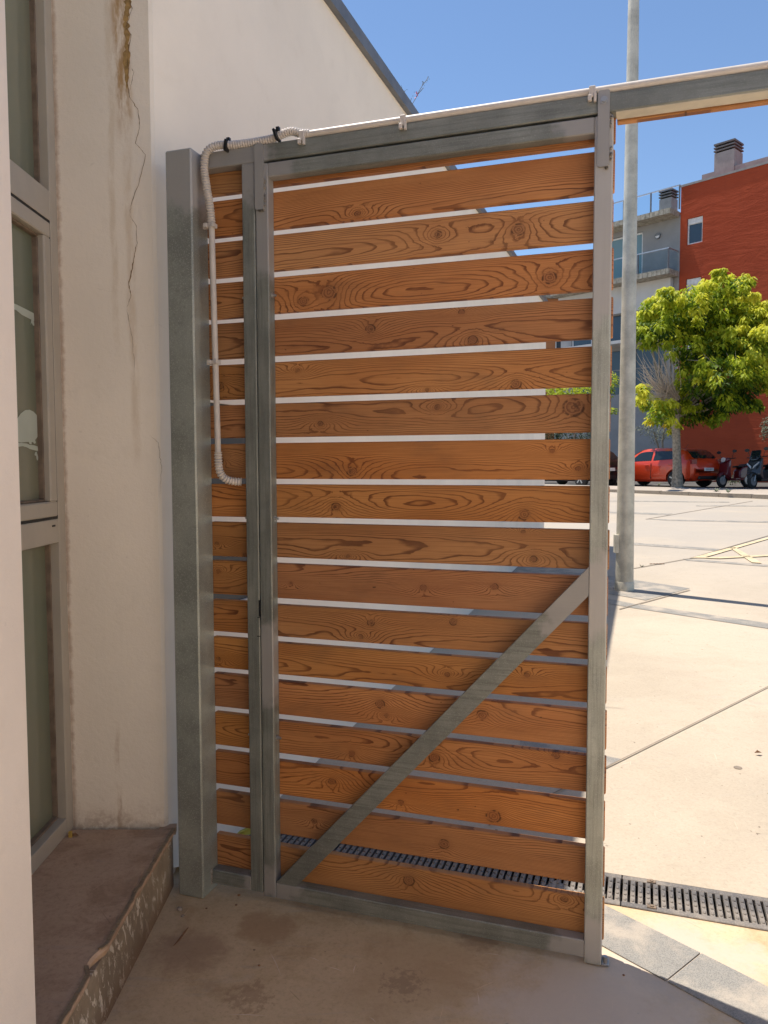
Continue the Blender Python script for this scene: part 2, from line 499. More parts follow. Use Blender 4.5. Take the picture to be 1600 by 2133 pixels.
M['pebble'] = simple('pebble_stone', (0.30, 0.24, 0.19), 0.9, 0, None, 0.3, 60)
M['leaf_dry'] = simple('dry_leaf', (0.22, 0.11, 0.05), 0.8, 0, None, 0.3, 90)

# ------------------------------------------------------------------ ground
# near floor: flat, dusty brown; plaza: pale concrete, climbing gently away from the drain
M['floor'] = concrete('dusty_entrance_concrete', (0.60, 0.445, 0.275), (0.42, 0.285, 0.155), 0.75, 1.6,
                      patch=[(0.62, 2.10, 0.46, (0.62, 0.52, 0.42), 0.80, 5.0), (0.95, 2.35, 0.30, (0.50, 0.42, 0.34), 0.9, 7.0),
                             (0.10, 2.30, 0.28, (0.47, 0.33, 0.19), 0.55, 4.0), (-0.40, 2.18, 0.075, (0.26, 0.15, 0.085), 0.40, 38.0), (0.055, 2.235, 0.07, (0.20, 0.13, 0.085), 0.40, 42.0), (-0.40, 2.52, 0.13, (0.38, 0.24, 0.13), 0.7, 14.0), (0.32, 2.46, 0.10, (0.30, 0.19, 0.11), 0.6, 25.0), (-0.62, 2.40, 0.16, (0.30, 0.19, 0.12), 0.6, 9.0)])
M['plaza'] = concrete('pale_plaza_concrete', (0.475, 0.400, 0.308), (0.40, 0.335, 0.252), 0.5, 0.9, worn=(6.0, 14.0, (0.375, 0.335, 0.285)))
M['bounce_floor'] = concrete('pale_bounce_concrete', (0.78, 0.68, 0.55), (0.70, 0.60, 0.48), 0.4, 0.8)
M['pavement'] = concrete('far_pavement', (0.42, 0.36, 0.30), (0.32, 0.26, 0.20), 0.5, 0.6)
M['road'] = concrete('far_asphalt', (0.10, 0.095, 0.09), (0.07, 0.065, 0.06), 0.5, 0.6)
M['kerb'] = speckle('kerb_stone', (0.34, 0.28, 0.21), (0.24, 0.20, 0.15), 60, 0.5, 0.6, 0.2)

W_N, W_F = 0.366, 0.577                       # the drain, across the gate line
def strip(name, mat, w0, w1, u0, u1, zf, nu=2, nw=2, kind='structure'):
    b = MB(); vs = []
    for j in range(nw + 1):
        for i in range(nu + 1):
            p = guz(u0 + (u1 - u0) * i / nu, w0 + (w1 - w0) * j / nw, 0)
            p.z = zf(p); vs.append(p)
    fs = [(j * (nu + 1) + i, j * (nu + 1) + i + 1, (j + 1) * (nu + 1) + i + 1, (j + 1) * (nu + 1) + i) for j in range(nw) for i in range(nu)]
    b.add(vs, fs)
    return tag(b.build(name, mat), kind=kind)

strip('entrance_floor', M['floor'], -1.15, W_N, -12, 14, lambda p: 0.0, 8, 4)
strip('bounce_paving', M['bounce_floor'], -14, -1.15, -12, 14, lambda p: 0.0, 8, 8)  # unseen paving behind the camera, made very pale to bounce sun into the entrance
b = MB(); b.box((3.12, -9, 0), (3.4, 1.50, 3.9)); b.box((-0.76, -3.6, 0), (3.12, -3.3, 3.9))  # white walls added out of view to throw warm light into the shade
M['bounce_wall'] = render_wall('white_bounce_render', (0.86, 0.80, 0.72))
tag(b.build('added_bounce_wall', M['bounce_wall']), kind='structure')
# kerb line, far side of the plaza
K0, K1 = on_plaza(1266, 1025), on_plaza(1600, 1040)
KD = Vector((K1.x - K0.x, K1.y - K0.y, 0)).normalized()
KN = Vector((-KD.y, KD.x, 0))
if KN.y < 0: KN = -KN
def kpt(s, n, z):
    p = K0 + KD * s + KN * n
    return Vector((p.x, p.y, z))
def kz(s):
    p = K0 + KD * s
    return gz(p)
b = MB()
pl = [guz(-10, W_F, 0), guz(16, W_F, 0), kpt(14, 0, 0), kpt(-16, 0, 0)]
# subdivided quad between the drain and the kerb
nu, nv = 10, 24
vs = []
for j in range(nv + 1):
    for i in range(nu + 1):
        a = pl[0].lerp(pl[1], i / nu); c_ = pl[3].lerp(pl[2], i / nu)
        q = a.lerp(c_, j / nv); q.z = gz(q); vs.append(q)
b.add(vs, [(j * (nu + 1) + i, j * (nu + 1) + i + 1, (j + 1) * (nu + 1) + i + 1, (j + 1) * (nu + 1) + i) for j in range(nv) for i in range(nu)])
# outer wings so the ground runs on
for e0, e1, o0, o1 in ((pl[1], pl[2], guz(120, W_F, 0), kpt(130, 0, 0)), (pl[3], pl[0], kpt(-120, 0, 0), guz(-120, W_F, 0))):
    qs = [Vector((p.x, p.y, gz(p))) for p in (e0, e1)] + [Vector((p.x, p.y, gz(e))) for p, e in ((o1, e1), (o0, e0))]
    b.sheet(qs)
tag(b.build('plaza', M['plaza']), kind='structure')

kerb = empty('kerb', (0, 0, 0), kind='structure')
ks_ = -14.0
def ktop(s): return 0.727 - 0.0088 * s
while ks_ < 14:
    L_ = 1.0
    a0, a1 = kpt(ks_ + 0.006, 0, 0), kpt(ks_ + L_ - 0.006, 0, 0)
    b0, b1 = kpt(ks_ + L_ - 0.006, 0.14, 0), kpt(ks_ + 0.006, 0.14, 0)
    poly = [Vector((p.x, p.y, kz(ks_) - 0.05)) for p in (a0, a1, b0, b1)]
    top = [Vector((p.x, p.y, ktop(ks_) + random.uniform(-.004, .004))) for p in (a0, a1, b0, b1)]
    MB().add(poly + top, [(3, 2, 1, 0), (4, 5, 6, 7), (0, 1, 5, 4), (1, 2, 6, 5), (2, 3, 7, 6), (3, 0, 4, 7)]).build('kerb_stone', M['kerb'], kerb)
    ks_ += L_
b = MB()
b.sheet([kpt(-16, .14, ktop(-16) - .004), kpt(16, .14, ktop(16) - .004), kpt(16, 2.6, .745), kpt(-16, 2.6, .745)])
b.sheet([kpt(16, .14, ktop(16) - .004), kpt(130, .14, .6), kpt(130, 2.6, .745), kpt(16, 2.6, .745)])
b.sheet([kpt(-120, .14, .8), kpt(-16, .14, ktop(-16) - .004), kpt(-16, 2.6, .745), kpt(-120, 2.6, .745)])
tag(b.build('pavement', M['pavement']), kind='structure')
b = MB()
b.sheet([kpt(-400, 2.6, .741), kpt(400, 2.6, .741), kpt(400, 420, .741), kpt(-400, 420, .741)])
tag(b.build('road', M['road']), kind='structure')
b = MB()
b.sheet([(-500, -400, -0.06), (500, -400, -0.06), (500, 3, -0.06), (-500, 3, -0.06)])
tag(b.build('terrain', M['pavement']), kind='structure')

# bands of grey stone, saw-cut joints and yellow paint lie on the plaza
def plate(name, mat, px, lift):
    pts = []
    for (x, y) in px:
        p = on_plaza(x, y); p.z = gz(p) + lift; pts.append(p)
    b = MB(); b.sheet(pts)
    if b and (Vector(pts[1]) - Vector(pts[0])).cross(Vector(pts[2]) - Vector(pts[1])).z < 0:
        b.f = [tuple(reversed(f)) for f in b.f]
    return tag(b.build(name, mat), kind='structure')
for q in ([(1319, 1257.6), (1600, 1298.7), (1700, 1314), (1700, 1327), (1600, 1310), (1319, 1267), (1262, 1257), (1262, 1247)],
          [(1060, 1168), (1437, 1226), (1345, 1251), (1262, 1236), (1060, 1200)],
          [(1280, 1128), (1319, 1130.6), (1502.5, 1144), (1490, 1147.5), (1319, 1135.5), (1280, 1132)],
          [(1422, 1164), (1600, 1177), (1700, 1184), (1700, 1189), (1600, 1181), (1430, 1168)],
          [(1345, 1081.5), (1600, 1086), (1600, 1089), (1400, 1085)],
          [(1270, 1066), (1319, 1067.5), (1401, 1070), (1390, 1073), (1270, 1069)],
          [(1270, 1042.8), (1519, 1045.4), (1519, 1047), (1270, 1044.4)],
          [(1450, 1053), (1600, 1053.4), (1600, 1055), (1450, 1054.6)],
          [(1083, 1543), (1200, 1562), (1294, 1582.5), (1261, 1600), (1200, 1590), (1083, 1575)]):
    plate('stone_band', M['band'], q, 0.004)
def cut(p0, p1, wd=0.008, lift=0.008):
    a, c = on_plaza(*p0), on_plaza(*p1)
    d = (c - a).normalized(); n = Vector((-d.y, d.x, 0)) * wd
    pts = [a - n, c - n, c + n, a + n]
    for q in pts: q.z = gz(q) + lift
    return tag(MB().sheet(pts).build('saw_cut_joint', M['joint']), kind='structure')
cut((1319, 1185), (1437, 1164), 0.011); cut((1437, 1164), (1640, 1105), 0.012); cut((1345, 1082), (1568, 1044), 0.015)
cut((1018, 1723), (1700, 1382), 0.0042); cut((1290, 1270), (1437, 1230), 0.009)
for q in ([(1439, 1164), (1600, 1120.5), (1640, 1109), (1640, 1113), (1600, 1124), (1470, 1162)],
          [(1450, 1163.5), (1600, 1157), (1600, 1160), (1500, 1165)],
          [(1520, 1142), (1531, 1141), (1587, 1174.5), (1566, 1173)]):
    plate('yellow_marking', M['yellow'], q, 0.012)

# threshold stone strip and the drain
def fpt(x, y, lift=0.004): return at_z(x, y, lift)
s1, s2 = fpt(1262, 1886), fpt(1600, 2055)
sdv = (s2 - s1).normalized(); sn = Vector((sdv.y, -sdv.x, 0))
if sn.y > 0: sn = -sn
th = empty('threshold_strip', (0, 0, 0), kind='structure')
pos = -0.22
cut_len = [0.57, 0.62, 0.62]
for L_ in cut_len:
    a = s1 + sdv * (pos + 0.003); c = s1 + sdv * (pos + L_ - 0.003)
    wdt = 0.205
    aa = a + sn * wdt
    poly = [Vector((q.x, q.y, -0.02)) for q in (a, aa, c + sn * wdt, c)]
    MB().prism(poly, (0, 0, 0.0245)).build('stone_slab', M['band'], th)
    pos += L_

ch = MB()
for (w0_, w1_) in ((W_N, W_N + 0.012), (W_F - 0.012, W_F)):
    p = [guz(-1.75, w0_, -0.14), guz(2.75, w0_, -0.14), guz(2.75, w1_, -0.14), guz(-1.75, w1_, -0.14)]
    ch.prism(p, (0, 0, 0.139))
p = [guz(-1.75, W_N, -0.16), guz(2.75, W_N, -0.16), guz(2.75, W_F, -0.16), guz(-1.75, W_F, -0.16)]
ch.prism(p, (0, 0, 0.02))
tag(ch.build('drain_channel', M['hollow']), kind='structure')

BREAK = (at_z(1295, 1848, 0) - G0).dot(GU)
PIT = 0.0263
wid = W_F - W_N - 0.028
bar = MB()
bar.box((-0.0085, -wid / 2 + 0.012, -0.02), (0.0085, wid / 2 - 0.012, 0.0), 0.002)
for yy, ln in ((-0.062, 0.016), (-0.028, 0.012), (0.008, 0.018), (0.05, 0.013)):
    bar.box((-0.0045, yy - ln / 2, -0.003), (0.0045, yy + ln / 2, 0.004), 0.002)
bar_me = None
for k in range(-3, 6):
    u0 = BREAK + k * 0.5
    lab = {0: 'cast iron drain grating section in full sun, its rusty screw ears showing', }.get(k)
    labs = {-3: 'drain grating section behind the fixed side panel, at the far left end of the channel',
            -2: 'shaded drain grating section seen under the lowest gap beside the hinge stile',
            -1: 'drain grating section seen through the lowest gap, half in sun at the right gate stile',
            0: 'sunlit cast iron drain grating section with rusty screw ears, right of the gate',
            1: 'sunlit drain grating section cut off by the right edge of the photo'}
    g = empty('drain_grate', guz(u0 + 0.25, (W_N + W_F) / 2, 0.005), -GA, label=labs.get(k, 'drain grating section farther along the channel, past the right edge of the photo'), cat='drain grate', group='drain gratings in the channel')
    fr = MB()
    for sgn in (-1, 1):
        fr.box((-0.248, sgn * wid / 2 - 0.014, -0.02), (0.248, sgn * wid / 2 + 0.014, 0.001), 0.002)
    fr.build('frame', M['grate'], g)
    for sgn in (-1, 1):
        cl = MB(); cl.box((-0.162, sgn * (wid / 2 - 0.004) - 0.009, 0), (-0.130, sgn * (wid / 2 - 0.004) + 0.009, 0.006), 0.002)
        cl.disc((-0.146, sgn * (wid / 2 - 0.004), 0.005), (0, 0, 1), 0.007, 0.004, 8)
        cl.build('screw_ear', M['alu_dirt'], g)
    for i in range(19):
        x = -0.25 + PIT * (i + 0.5)
        if bar_me is None:
            o = bar.build('grate_bar', M['grate'], g, loc=(x, 0, 0)); bar_me = o.data
        else:
            linked('grate_bar', bar_me, g, (x, 0, 0))

# ------------------------------------------------------------------ entrance building on the left
XS, XW, YP, YF, ZS = -0.77, -1.145, 2.78, 1.643, 0.225
TOP = 3.93
M['pil'] = render_wall('stained_pilaster_render', (0.90, 0.81, 0.69), 0.04, ZS - 0.04,
                       stains=[(-0.935, -0.955, 3.4, 0.016, 2.0, 4.2, 0.30, (0.52, 0.37, 0.20)),
                               (-0.862, -0.905, 3.4, 0.022, 1.6, 4.2, 0.30, (0.50, 0.33, 0.16)),
                               (-0.975, -0.975, 3.4, 0.012, 0.2, 0.55, 0.6, (0.40, 0.22, 0.09)),
                               (-0.885, -0.915, 3.4, 0.040, 2.75, 4.2, 0.85, (0.42, 0.23, 0.07))],
                       rust_edge=XW + 0.002, bump=0.4)
bld = empty('entrance_building', (-2.5, 1.0, 0), label='whitewashed entrance building with a stained, cracked pilaster and tall aluminium window', cat='building')
bld_off = Vector((2.5, -1.0, 0))
def bpart(mb, name, mat, parent=bld, **k):
    off = bld_off if parent is bld else Vector((0, 0, 0))
    o = mb.build(name, mat, parent, **k)
    if parent is bld: o.location = off
    return o
b = MB(); b.box((-6, -8, 0), (XS, YF, TOP), 0.006)
bpart(b, 'wall', M['front'])
b = MB(); b.box((-6, YP, 0), (-0.80, 3.35, TOP), 0.012)
pil = bpart(b, 'pilaster', M['pil'])
# the wall round the recess, above and inside
b = MB(); b.box((-6, YF - 0.01, 3.86), (XS - 0.02, YP + 0.01, TOP - 0.01)); bpart(b, 'lintel', M['front'])
# step: rough tread over a riser with flaking paint
M['tread'] = concrete('worn_step_tread', (0.50, 0.345, 0.235), (0.32, 0.20, 0.125), 0.8, 2.2)
t = NT('flaking_riser')
P = t.coord(); X, Y, Z = t.xyz(P)
base = t.mix(t.ramp(t.noise(P, 6.0, 5, 0.65), 0.3, 0.7), (0.22, 0.17, 0.12), (0.38, 0.30, 0.21))
fk = t.noise(t.comb(X, t.math('ADD', t.math('MULTIPLY', Y, 34.0), t.math('MULTIPLY', Z, 9.0)), t.math('MULTIPLY', Z, 15.0)), 1.0, 6, 0.72, 0.6)
fk2 = t.noise(P, 3.0, 3, 0.6)
km = t.math('MULTIPLY', t.ramp(fk, 0.54, 0.59), t.ramp(fk2, 0.40, 0.58))
base = t.mix(t.math('MULTIPLY', km, 0.85), base, (0.78, 0.69, 0.57))
lowz = t.math('SUBTRACT', 1.0, t.ramp(Z, 0.0, 0.09))
base = t.mix(t.math('MULTIPLY', lowz, 0.7), base, (0.19, 0.11, 0.065))
t.bump(t.math('ADD', fk, km), 0.5, 0.004)
M['riser'] = t.out(base, 0.9, 0, 0.2)
b = MB(); b.box((-1.6, YF + 0.001, 0), (XS - 0.012, YP - 0.001, ZS - 0.028))
st = bpart(b, 'step', M['riser'])
b = MB()
n = 60; up_, dn_, bk_ = [], [], []
for i in range(n + 1):
    y = YF + 0.002 + (YP - YF - 0.022) * i / n
    j = XS + random.uniform(-0.0018, 0.0012)
    if 17 <= i <= 22: j -= 0.022 * math.sin((i - 16) / 7 * math.pi)
    if 36 <= i <= 38: j -= 0.005
    up_.append((j - 0.004, y, ZS)); dn_.append((j + 0.002, y, ZS - 0.009)); bk_.append((j - 0.006, y, ZS - 0.028))
k = len(b.v)
vs = [(-1.6, p[1], ZS) for p in up_] + up_ + dn_ + bk_
fs = []
for i in range(n):
    for r_ in range(3):
        a = r_ * (n + 1) + i
        fs.append((a, a + (n + 1), a + n + 2, a + 1))
fs.append((2 * (n + 1) - 1, 1 * (n + 1) - 1, 4 * (n + 1) - 1, 3 * (n + 1) - 1)[::-1])
b.add(vs, [f[::-1] for f in fs[:-1]])
M['nosing'] = M['tread']
b.build('tread', M['tread'], st)
tip = MB(); tip.prism([(XS - .06, YP - 0.02, ZS - .026), (XS + .004, YP - 0.02, ZS - .020), (XS - .002, YP + 0.02, ZS - .022), (XS - .06, YP + 0.02, ZS - .026)], (0, 0, .025))
tip.build('broken_tile', M['tread'], st)
M['lip'] = concrete('worn_nosing', (0.30, 0.22, 0.14), (0.17, 0.11, 0.07), 0.8, 9.0)
lip = MB()
for i in range(n + 1):
    if i == n or 18 <= i <= 21:
        if lip.v: lip.build('nosing', M['lip'], st); lip = MB()
        continue
    y0, y1 = up_[i][1], up_[i + 1][1]
    j0, j1 = up_[i][0], up_[i + 1][0]
    lip.prism([(j0 - .006, y0, ZS + .0005), (j0 + .006, y0, ZS + .0005), (j1 + .006, y1, ZS + .0005), (j1 - .006, y1, ZS + .0005)], (0, 0, .003 + random.uniform(0, .002)))

# window in the recess: fixed outer frame, transoms, an opening sash
def zy(px, py): p = at_x(px, py, XW); return p.y, p.z
win = MB()
YA, YB, FB = YF + 0.02, YP - 0.004, 0.058
zt0, zt1 = 2.395, 2.495       # upper transom
zm0, zm1 = 1.285, 1.368       # lower transom
def wbox(y0, y1, z0, z1, x0=-0.07, x1=0.0, bv=0.002): win.box((XW + x0, y0, z0), (XW + x1, y1, z1), bv)
wbox(YB - FB, YB, ZS + 0.001, 3.86); wbox(YA, YA + FB, ZS + 0.001, 3.86)
wbox(YA + FB, YB - FB, ZS + 0.001, ZS + 0.062); wbox(YA + FB, YB - FB, 3.78, 3.86)
wbox(YA + FB, YB - FB, zt0, zt1); wbox(YA + FB, YB - FB, zm0, zm1)
wo_ = bpart(win, 'window', M['alu'])
b = MB(); b.box((XW - 0.03, YB - 0.112, 1.343), (XW + 0.0015, YB - 0.088, 1.349)); b.build('drain_slot', M['gasket'], wo_)
sash = MB()
sy0, sy1, sz0, sz1 = YA + FB + 0.008, YB - FB - 0.008, zm1 + 0.010, zt0 - 0.010
for (a0, a1, c0, c1) in ((sy0, sy1, sz0, sz0 + 0.052), (sy0, sy1, sz1 - 0.052, sz1), (sy0, sy0 + 0.052, sz0 + 0.052, sz1 - 0.052), (sy1 - 0.052, sy1, sz0 + 0.052, sz1 - 0.052)):
    sash.box((XW - 0.05, a0, c0), (XW + 0.002, a1, c1), 0.004)
sash.build('sash', M['alu'], wo_)
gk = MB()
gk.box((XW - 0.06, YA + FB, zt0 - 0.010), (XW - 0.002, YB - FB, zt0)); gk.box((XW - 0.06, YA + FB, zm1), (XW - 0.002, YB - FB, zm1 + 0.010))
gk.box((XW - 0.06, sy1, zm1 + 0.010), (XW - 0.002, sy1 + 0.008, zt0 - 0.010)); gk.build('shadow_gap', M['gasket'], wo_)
bd = MB()
def bead(y0, y1, z0, z1, dpt, th_=0.009):
    for (a0, a1, c0, c1) in ((y0, y1, z0, z0 + th_), (y0, y1, z1 - th_, z1), (y1 - th_, y1, z0 + th_, z1 - th_)):
        bd.box((XW + dpt - 0.02, a0, c0), (XW + dpt, a1, c1), 0.002)
bead(YA + FB, YB - FB, zt1, 3.78, -0.030, .008); bead(sy0 + .052, sy1 - .052, sz0 + .052, sz1 - .052, -0.018); bead(YA + FB, YB - FB, ZS + 0.062, zm0, -0.030, .008)
bd.build('glazing_bead', M['alu_dirt'], wo_)
t = NT('dim_window_glass')
P = t.coord()
tint = t.mix(t.ramp(t.noise(P, 1.6, 3, 0.5), 0.35, 0.65), (0.165, 0.185, 0.13), (0.20, 0.20, 0.14))
M['glass'] = t.out(tint, 0.06, 0.0, 0.5)
for nm, y0, y1, z0, z1, d in (('pane', YA + FB, YB - FB, zt1, 3.78, -0.048), ('pane', sy0 + .05, sy1 - .05, sz0 + .05, sz1 - .05, -0.036), ('pane', YA + FB, YB - FB, ZS + 0.06, zm0, -0.048)):
    b = MB(); b.box((XW + d - 0.006, y0, z0), (XW + d, y1, z1)); b.build('pane', M['glass'], wo_)
# frosted stickers on the opening pane: a plump bird on a twig, a second twig above
M['frost'] = simple('frosted_film', (0.48, 0.52, 0.44), 0.6, 0, None, 0.04)
XG = XW - 0.036 + 0.0012
def sticker(px, parent):
    pts = [at_x(x, y, XG) for x, y in px]
    b = MB(); b.sheet(pts); return b.build('frosted_sticker', M['frost'], parent)
Z7 = 200 / 1422.0
def zz(pts, oy=760): return [(x * Z7, oy + y * Z7) for x, y in pts]
sticker(zz([(250, 1140), (225, 900), (255, 800), (310, 720), (375, 670), (440, 665), (500, 695), (550, 750), (572, 820), (570, 880), (578, 960), (570, 1040), (545, 1085), (522, 1110), (532, 1160), (505, 1168), (490, 1140), (465, 1150), (470, 1178), (440, 1172), (425, 1140), (320, 1150)]), wo_)
sticker(zz([(240, 1150), (330, 1158), (400, 1165), (440, 1185), (500, 1190), (560, 1210), (622, 1215), (605, 1305), (560, 1275), (500, 1262), (440, 1245), (400, 1222), (340, 1205), (240, 1215)]), wo_)
sticker(zz([(540, 1282), (556, 1330), (568, 1370), (562, 1420), (545, 1405), (536, 1350), (512, 1335), (520, 1300)]), wo_)
sticker([(20, 628), (34, 634), (48, 641), (58, 646), (77, 656), (75, 671), (62, 664), (46, 656), (34, 646), (20, 641)], wo_)
sticker([(66, 664), (70, 668), (73, 679), (69, 678), (66, 672), (64, 677), (65, 668)], wo_)
# inside the window: the dark room
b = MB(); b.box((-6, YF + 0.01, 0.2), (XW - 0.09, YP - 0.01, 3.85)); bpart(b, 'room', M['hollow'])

# crack in the pilaster, ribbon of ragged width set in the render
def ribbon(name, px, wd, mat, lift, parent, Y=YP):
    vs, fs = [], []
    pts = []
    for i in range(len(px) - 1):
        for k in range(6):
            f_ = k / 6
            pts.append((px[i][0] * (1 - f_) + px[i + 1][0] * f_ + random.uniform(-1.1, 1.1) * (k > 0), px[i][1] * (1 - f_) + px[i + 1][1] * f_))
    pts.append(px[-1])
    for i, (x, y) in enumerate(pts):
        p = at_y(x, y, Y - lift)
        fade = min(1, i / 3, (len(pts) - 1 - i) / 10 + .15)
        w_ = wd * random.uniform(0.35, 1.3) * fade
        vs += [(p.x - w_, p.y, p.z), (p.x + w_, p.y, p.z)]
    for i in range(len(pts) - 1):
        fs.append((2 * i, 2 * i + 1, 2 * i + 3, 2 * i + 2))
    b = MB(); b.add(vs, [f[::-1] for f in fs])
    o = b.build(name, mat, parent)
    return o
M['crack'] = simple('crack_depth', (0.24, 0.14, 0.055), 0.95, 0, None, 0.4, 60)
M['crackfill'] = simple('bare_ochre_plaster', (0.40, 0.25, 0.095), 0.95, 0, None, 0.3, 60, 0.4)
M['haircrack'] = simple('hair_crack', (0.38, 0.29, 0.21), 0.95)
def oncr(o): o.location = (0, 0, 0); return o
main = [(272, -30), (270, 0), (275, 20), (262, 58), (273, 72), (265, 130), (268, 145), (266, 172), (270, 202), (288, 230), (291, 262), (282, 298), (303, 322), (290, 380), (275, 420), (270, 448)]
ribbon('plaster_crack', main, 0.0011, M['crack'], 0.0022, pil)
ribbon('bare_plaster', [(266, -30), (267, 10), (262, 40), (265, 70), (264, 110), (264, 150), (265, 185)], 0.011, M['crackfill'], 0.0014, pil)
ribbon('plaster_crack', [(284, 508), (280, 530), (276, 560), (268, 592), (273, 615), (264, 640)], 0.0016, M['crack'], 0.0022, pil)
ribbon('plaster_crack', [(270, 448), (284, 470), (286, 505), (284, 520)], 0.001, M['haircrack'], 0.0016, pil)
ribbon('plaster_crack', [(264, 640), (268, 665), (276, 710), (280, 760), (279, 800)], 0.0009, M['haircrack'], 0.0016, pil)
ribbon('plaster_crack', [(190, 598), (225, 606), (270, 615)], 0.0006, M['haircrack'], 0.0016, pil)
ribbon('plaster_crack', [(270, 677), (310, 680), (332, 676), (347, 686)], 0.0006, M['haircrack'], 0.0016, pil)
ribbon('plaster_crack', [(310, 905), (330, 922), (333, 950), (337, 970), (333, 1030)], 0.0007, M['haircrack'], 0.0016, pil)
ribbon('plaster_crack', [(273, 140), (279, 150), (274, 175), (270, 190)], 0.0009, M['crack'], 0.0018, pil)
for o in pil.children: o.location = (0, 0, 0)
for o in bld.children:
    o.location = bld_off

# ------------------------------------------------------------------ long white wall behind the gate
LW = lambda y: 0.3342 * y - 1.665
lw = empty('white_building', (-1.0, 3.5, 0), label='long white rendered building behind the gate, grey metal coping along its sloping top', cat='building')
lo = Vector((1.0, -3.5, 0))
YL0, YL1 = 2.795, 13.13
def lz(y): return 3.93 + (y - 4.12) * (4.21 - 3.94) / (12.28 - 4.12)
A0 = Vector((-0.800, YL0, 0)); YB_ = 3.4
B0_ = Vector((LW(YB_), YB_, 0)); E0 = Vector((LW(YL1), YL1, 0))
WD = (B0_ - A0).normalized(); WNn = Vector((WD.y, -WD.x, 0))
WD2 = (E0 - B0_).normalized(); WN2 = Vector((WD2.y, -WD2.x, 0))
Lf = (B0_ - A0).length; Lg = (E0 - B0_).length
def lwp(s_, z, n=0.0): return A0 + WD * s_ + WNn * n + Vector((0, 0, z))
def lwq(s_, z, n=0.0): return B0_ + WD2 * s_ + WN2 * n + Vector((0, 0, z))
def s_of(px, py): return (on_plane(px, py, A0, WNn) - A0).dot(WD)
def ltop(s_): return lz(YL0 + s_ * WD.y)
Pw, WNw = B0_, WN2
so0, so1 = s_of(436, 950), s_of(531, 950)
ops = [(so0, so1, 0.985, 1.292), (so0, so1, 1.365, 1.802)]
ss = [0, so0, so1, Lf]
zs = [-0.05, 0.985, 1.292, 1.365, 1.802, 3.0]
b = MB()
for i in range(3):
    for j in range(5):
        if i == 1 and j in (1, 3): continue
        b.sheet([lwp(ss[i], zs[j] if (i, j) != (0, 0) else 0.06), lwp(ss[i + 1], zs[j]), lwp(ss[i + 1], zs[j + 1]), lwp(ss[i], zs[j + 1])])
    b.sheet([lwp(ss[i], 3.0), lwp(ss[i + 1], 3.0), lwp(ss[i + 1], ltop(ss[i + 1])), lwp(ss[i], ltop(ss[i]))])
b.sheet([lwq(0, -.05), lwq(Lg, -.05), lwq(Lg, lz(YL1)), lwq(0, lz(YB_))])
for (a0, a1, c0, c1) in ops:
    dd = -0.022
    b.sheet([lwp(a0, c0), lwp(a1, c0), lwp(a1, c0, dd), lwp(a0, c0, dd)]); b.sheet([lwp(a0, c1, dd), lwp(a1, c1, dd), lwp(a1, c1), lwp(a0, c1)])
    b.sheet([lwp(a0, c0, dd), lwp(a0, c1, dd), lwp(a0, c1), lwp(a0, c0)]); b.sheet([lwp(a1, c0), lwp(a1, c1), lwp(a1, c1, dd), lwp(a1, c0, dd)])
bx = -9.0
b.sheet([lwq(Lg, -0.05), Vector((bx, YL1, -0.05)), Vector((bx, YL1, lz(YL1))), lwq(Lg, lz(YL1))])
b.sheet([lwp(0, ltop(0)), lwq(0, lz(YB_)), lwq(Lg, lz(YL1)), Vector((bx, YL1, lz(YL1))), Vector((bx, YL0 + .6, lz(YL0)))])
o = b.build('wall', M['white'], lw); o.location = lo
M['louvre'] = simple('dark_grey_door', (0.045, 0.043, 0.045), 0.5, 0.2)
for (a0, a1, c0, c1) in ops:
    q = MB(); q.prism([lwp(a0, c0, -0.018), lwp(a1, c0, -0.018), lwp(a1, c0, -0.05), lwp(a0, c0, -0.05)], (0, 0, c1 - c0))
    o = q.build('window_panel', M['louvre'], lw); o.location = lo
q = MB()
n1, n0 = 0.035, -0.10
p_ = []
for P0_, N_, zt_ in ((A0 - WD * .01, WNn, lz(YL0)), (B0_, (WNn + WN2).normalized(), lz(YB_)), (E0 + WD2 * .02, WN2, lz(YL1))):
    p_.append([P0_ + N_ * n1 + Vector((0, 0, zt_ - .015)), P0_ + N_ * n1 + Vector((0, 0, zt_ + .062)), P0_ - N_ * .35 + Vector((0, 0, zt_ + .062)), P0_ + N_ * n0 + Vector((0, 0, zt_ - .015))])
vv = [v_ for r_ in p_ for v_ in r_]
q.add(vv, [(4 * i + j, 4 * i + 4 + j, 4 * i + 4 + (j + 1) % 4, 4 * i + (j + 1) % 4) for i in range(2) for j in range(4)] + [(0, 1, 2, 3), (11, 10, 9, 8)])
o = q.build('coping', M['coping'], lw); o.location = lo

# wild plant growing on the coping
wp = on_plane(853, 226, Pw, WNw) + Vector((-0.12, 0.1, -0.05))
weed = empty('roof_weed', wp, label='thin wild plant with a pink flower sprouting from the white wall coping', cat='plant')
M['stem'] = simple('dry_stem', (0.14, 0.13, 0.09), 0.8)
M['petal'] = simple('pink_petal', (0.55, 0.09, 0.13), 0.7)
M['smallleaf'] = simple('small_grey_leaf', (0.13, 0.15, 0.09), 0.8)
Yw = wp.y
def wpx(pts): return [at_y(x, y, Yw) - wp for x, y in pts]
b = MB()
for pts in ([(850, 232), (858, 218), (866, 205), (872, 192), (880, 178), (890, 165), (892, 160)], [(869, 198), (876, 190), (882, 183)], [(850, 228), (854, 217), (857, 205)], [(832, 205), (838, 197), (844, 189)], [(832, 210), (838, 195), (837, 182)], [(880, 178), (882, 170)]):
    b.tube(wpx(pts), 0.0022, 5)
b.build('stem', M['stem'], weed)
b = MB()
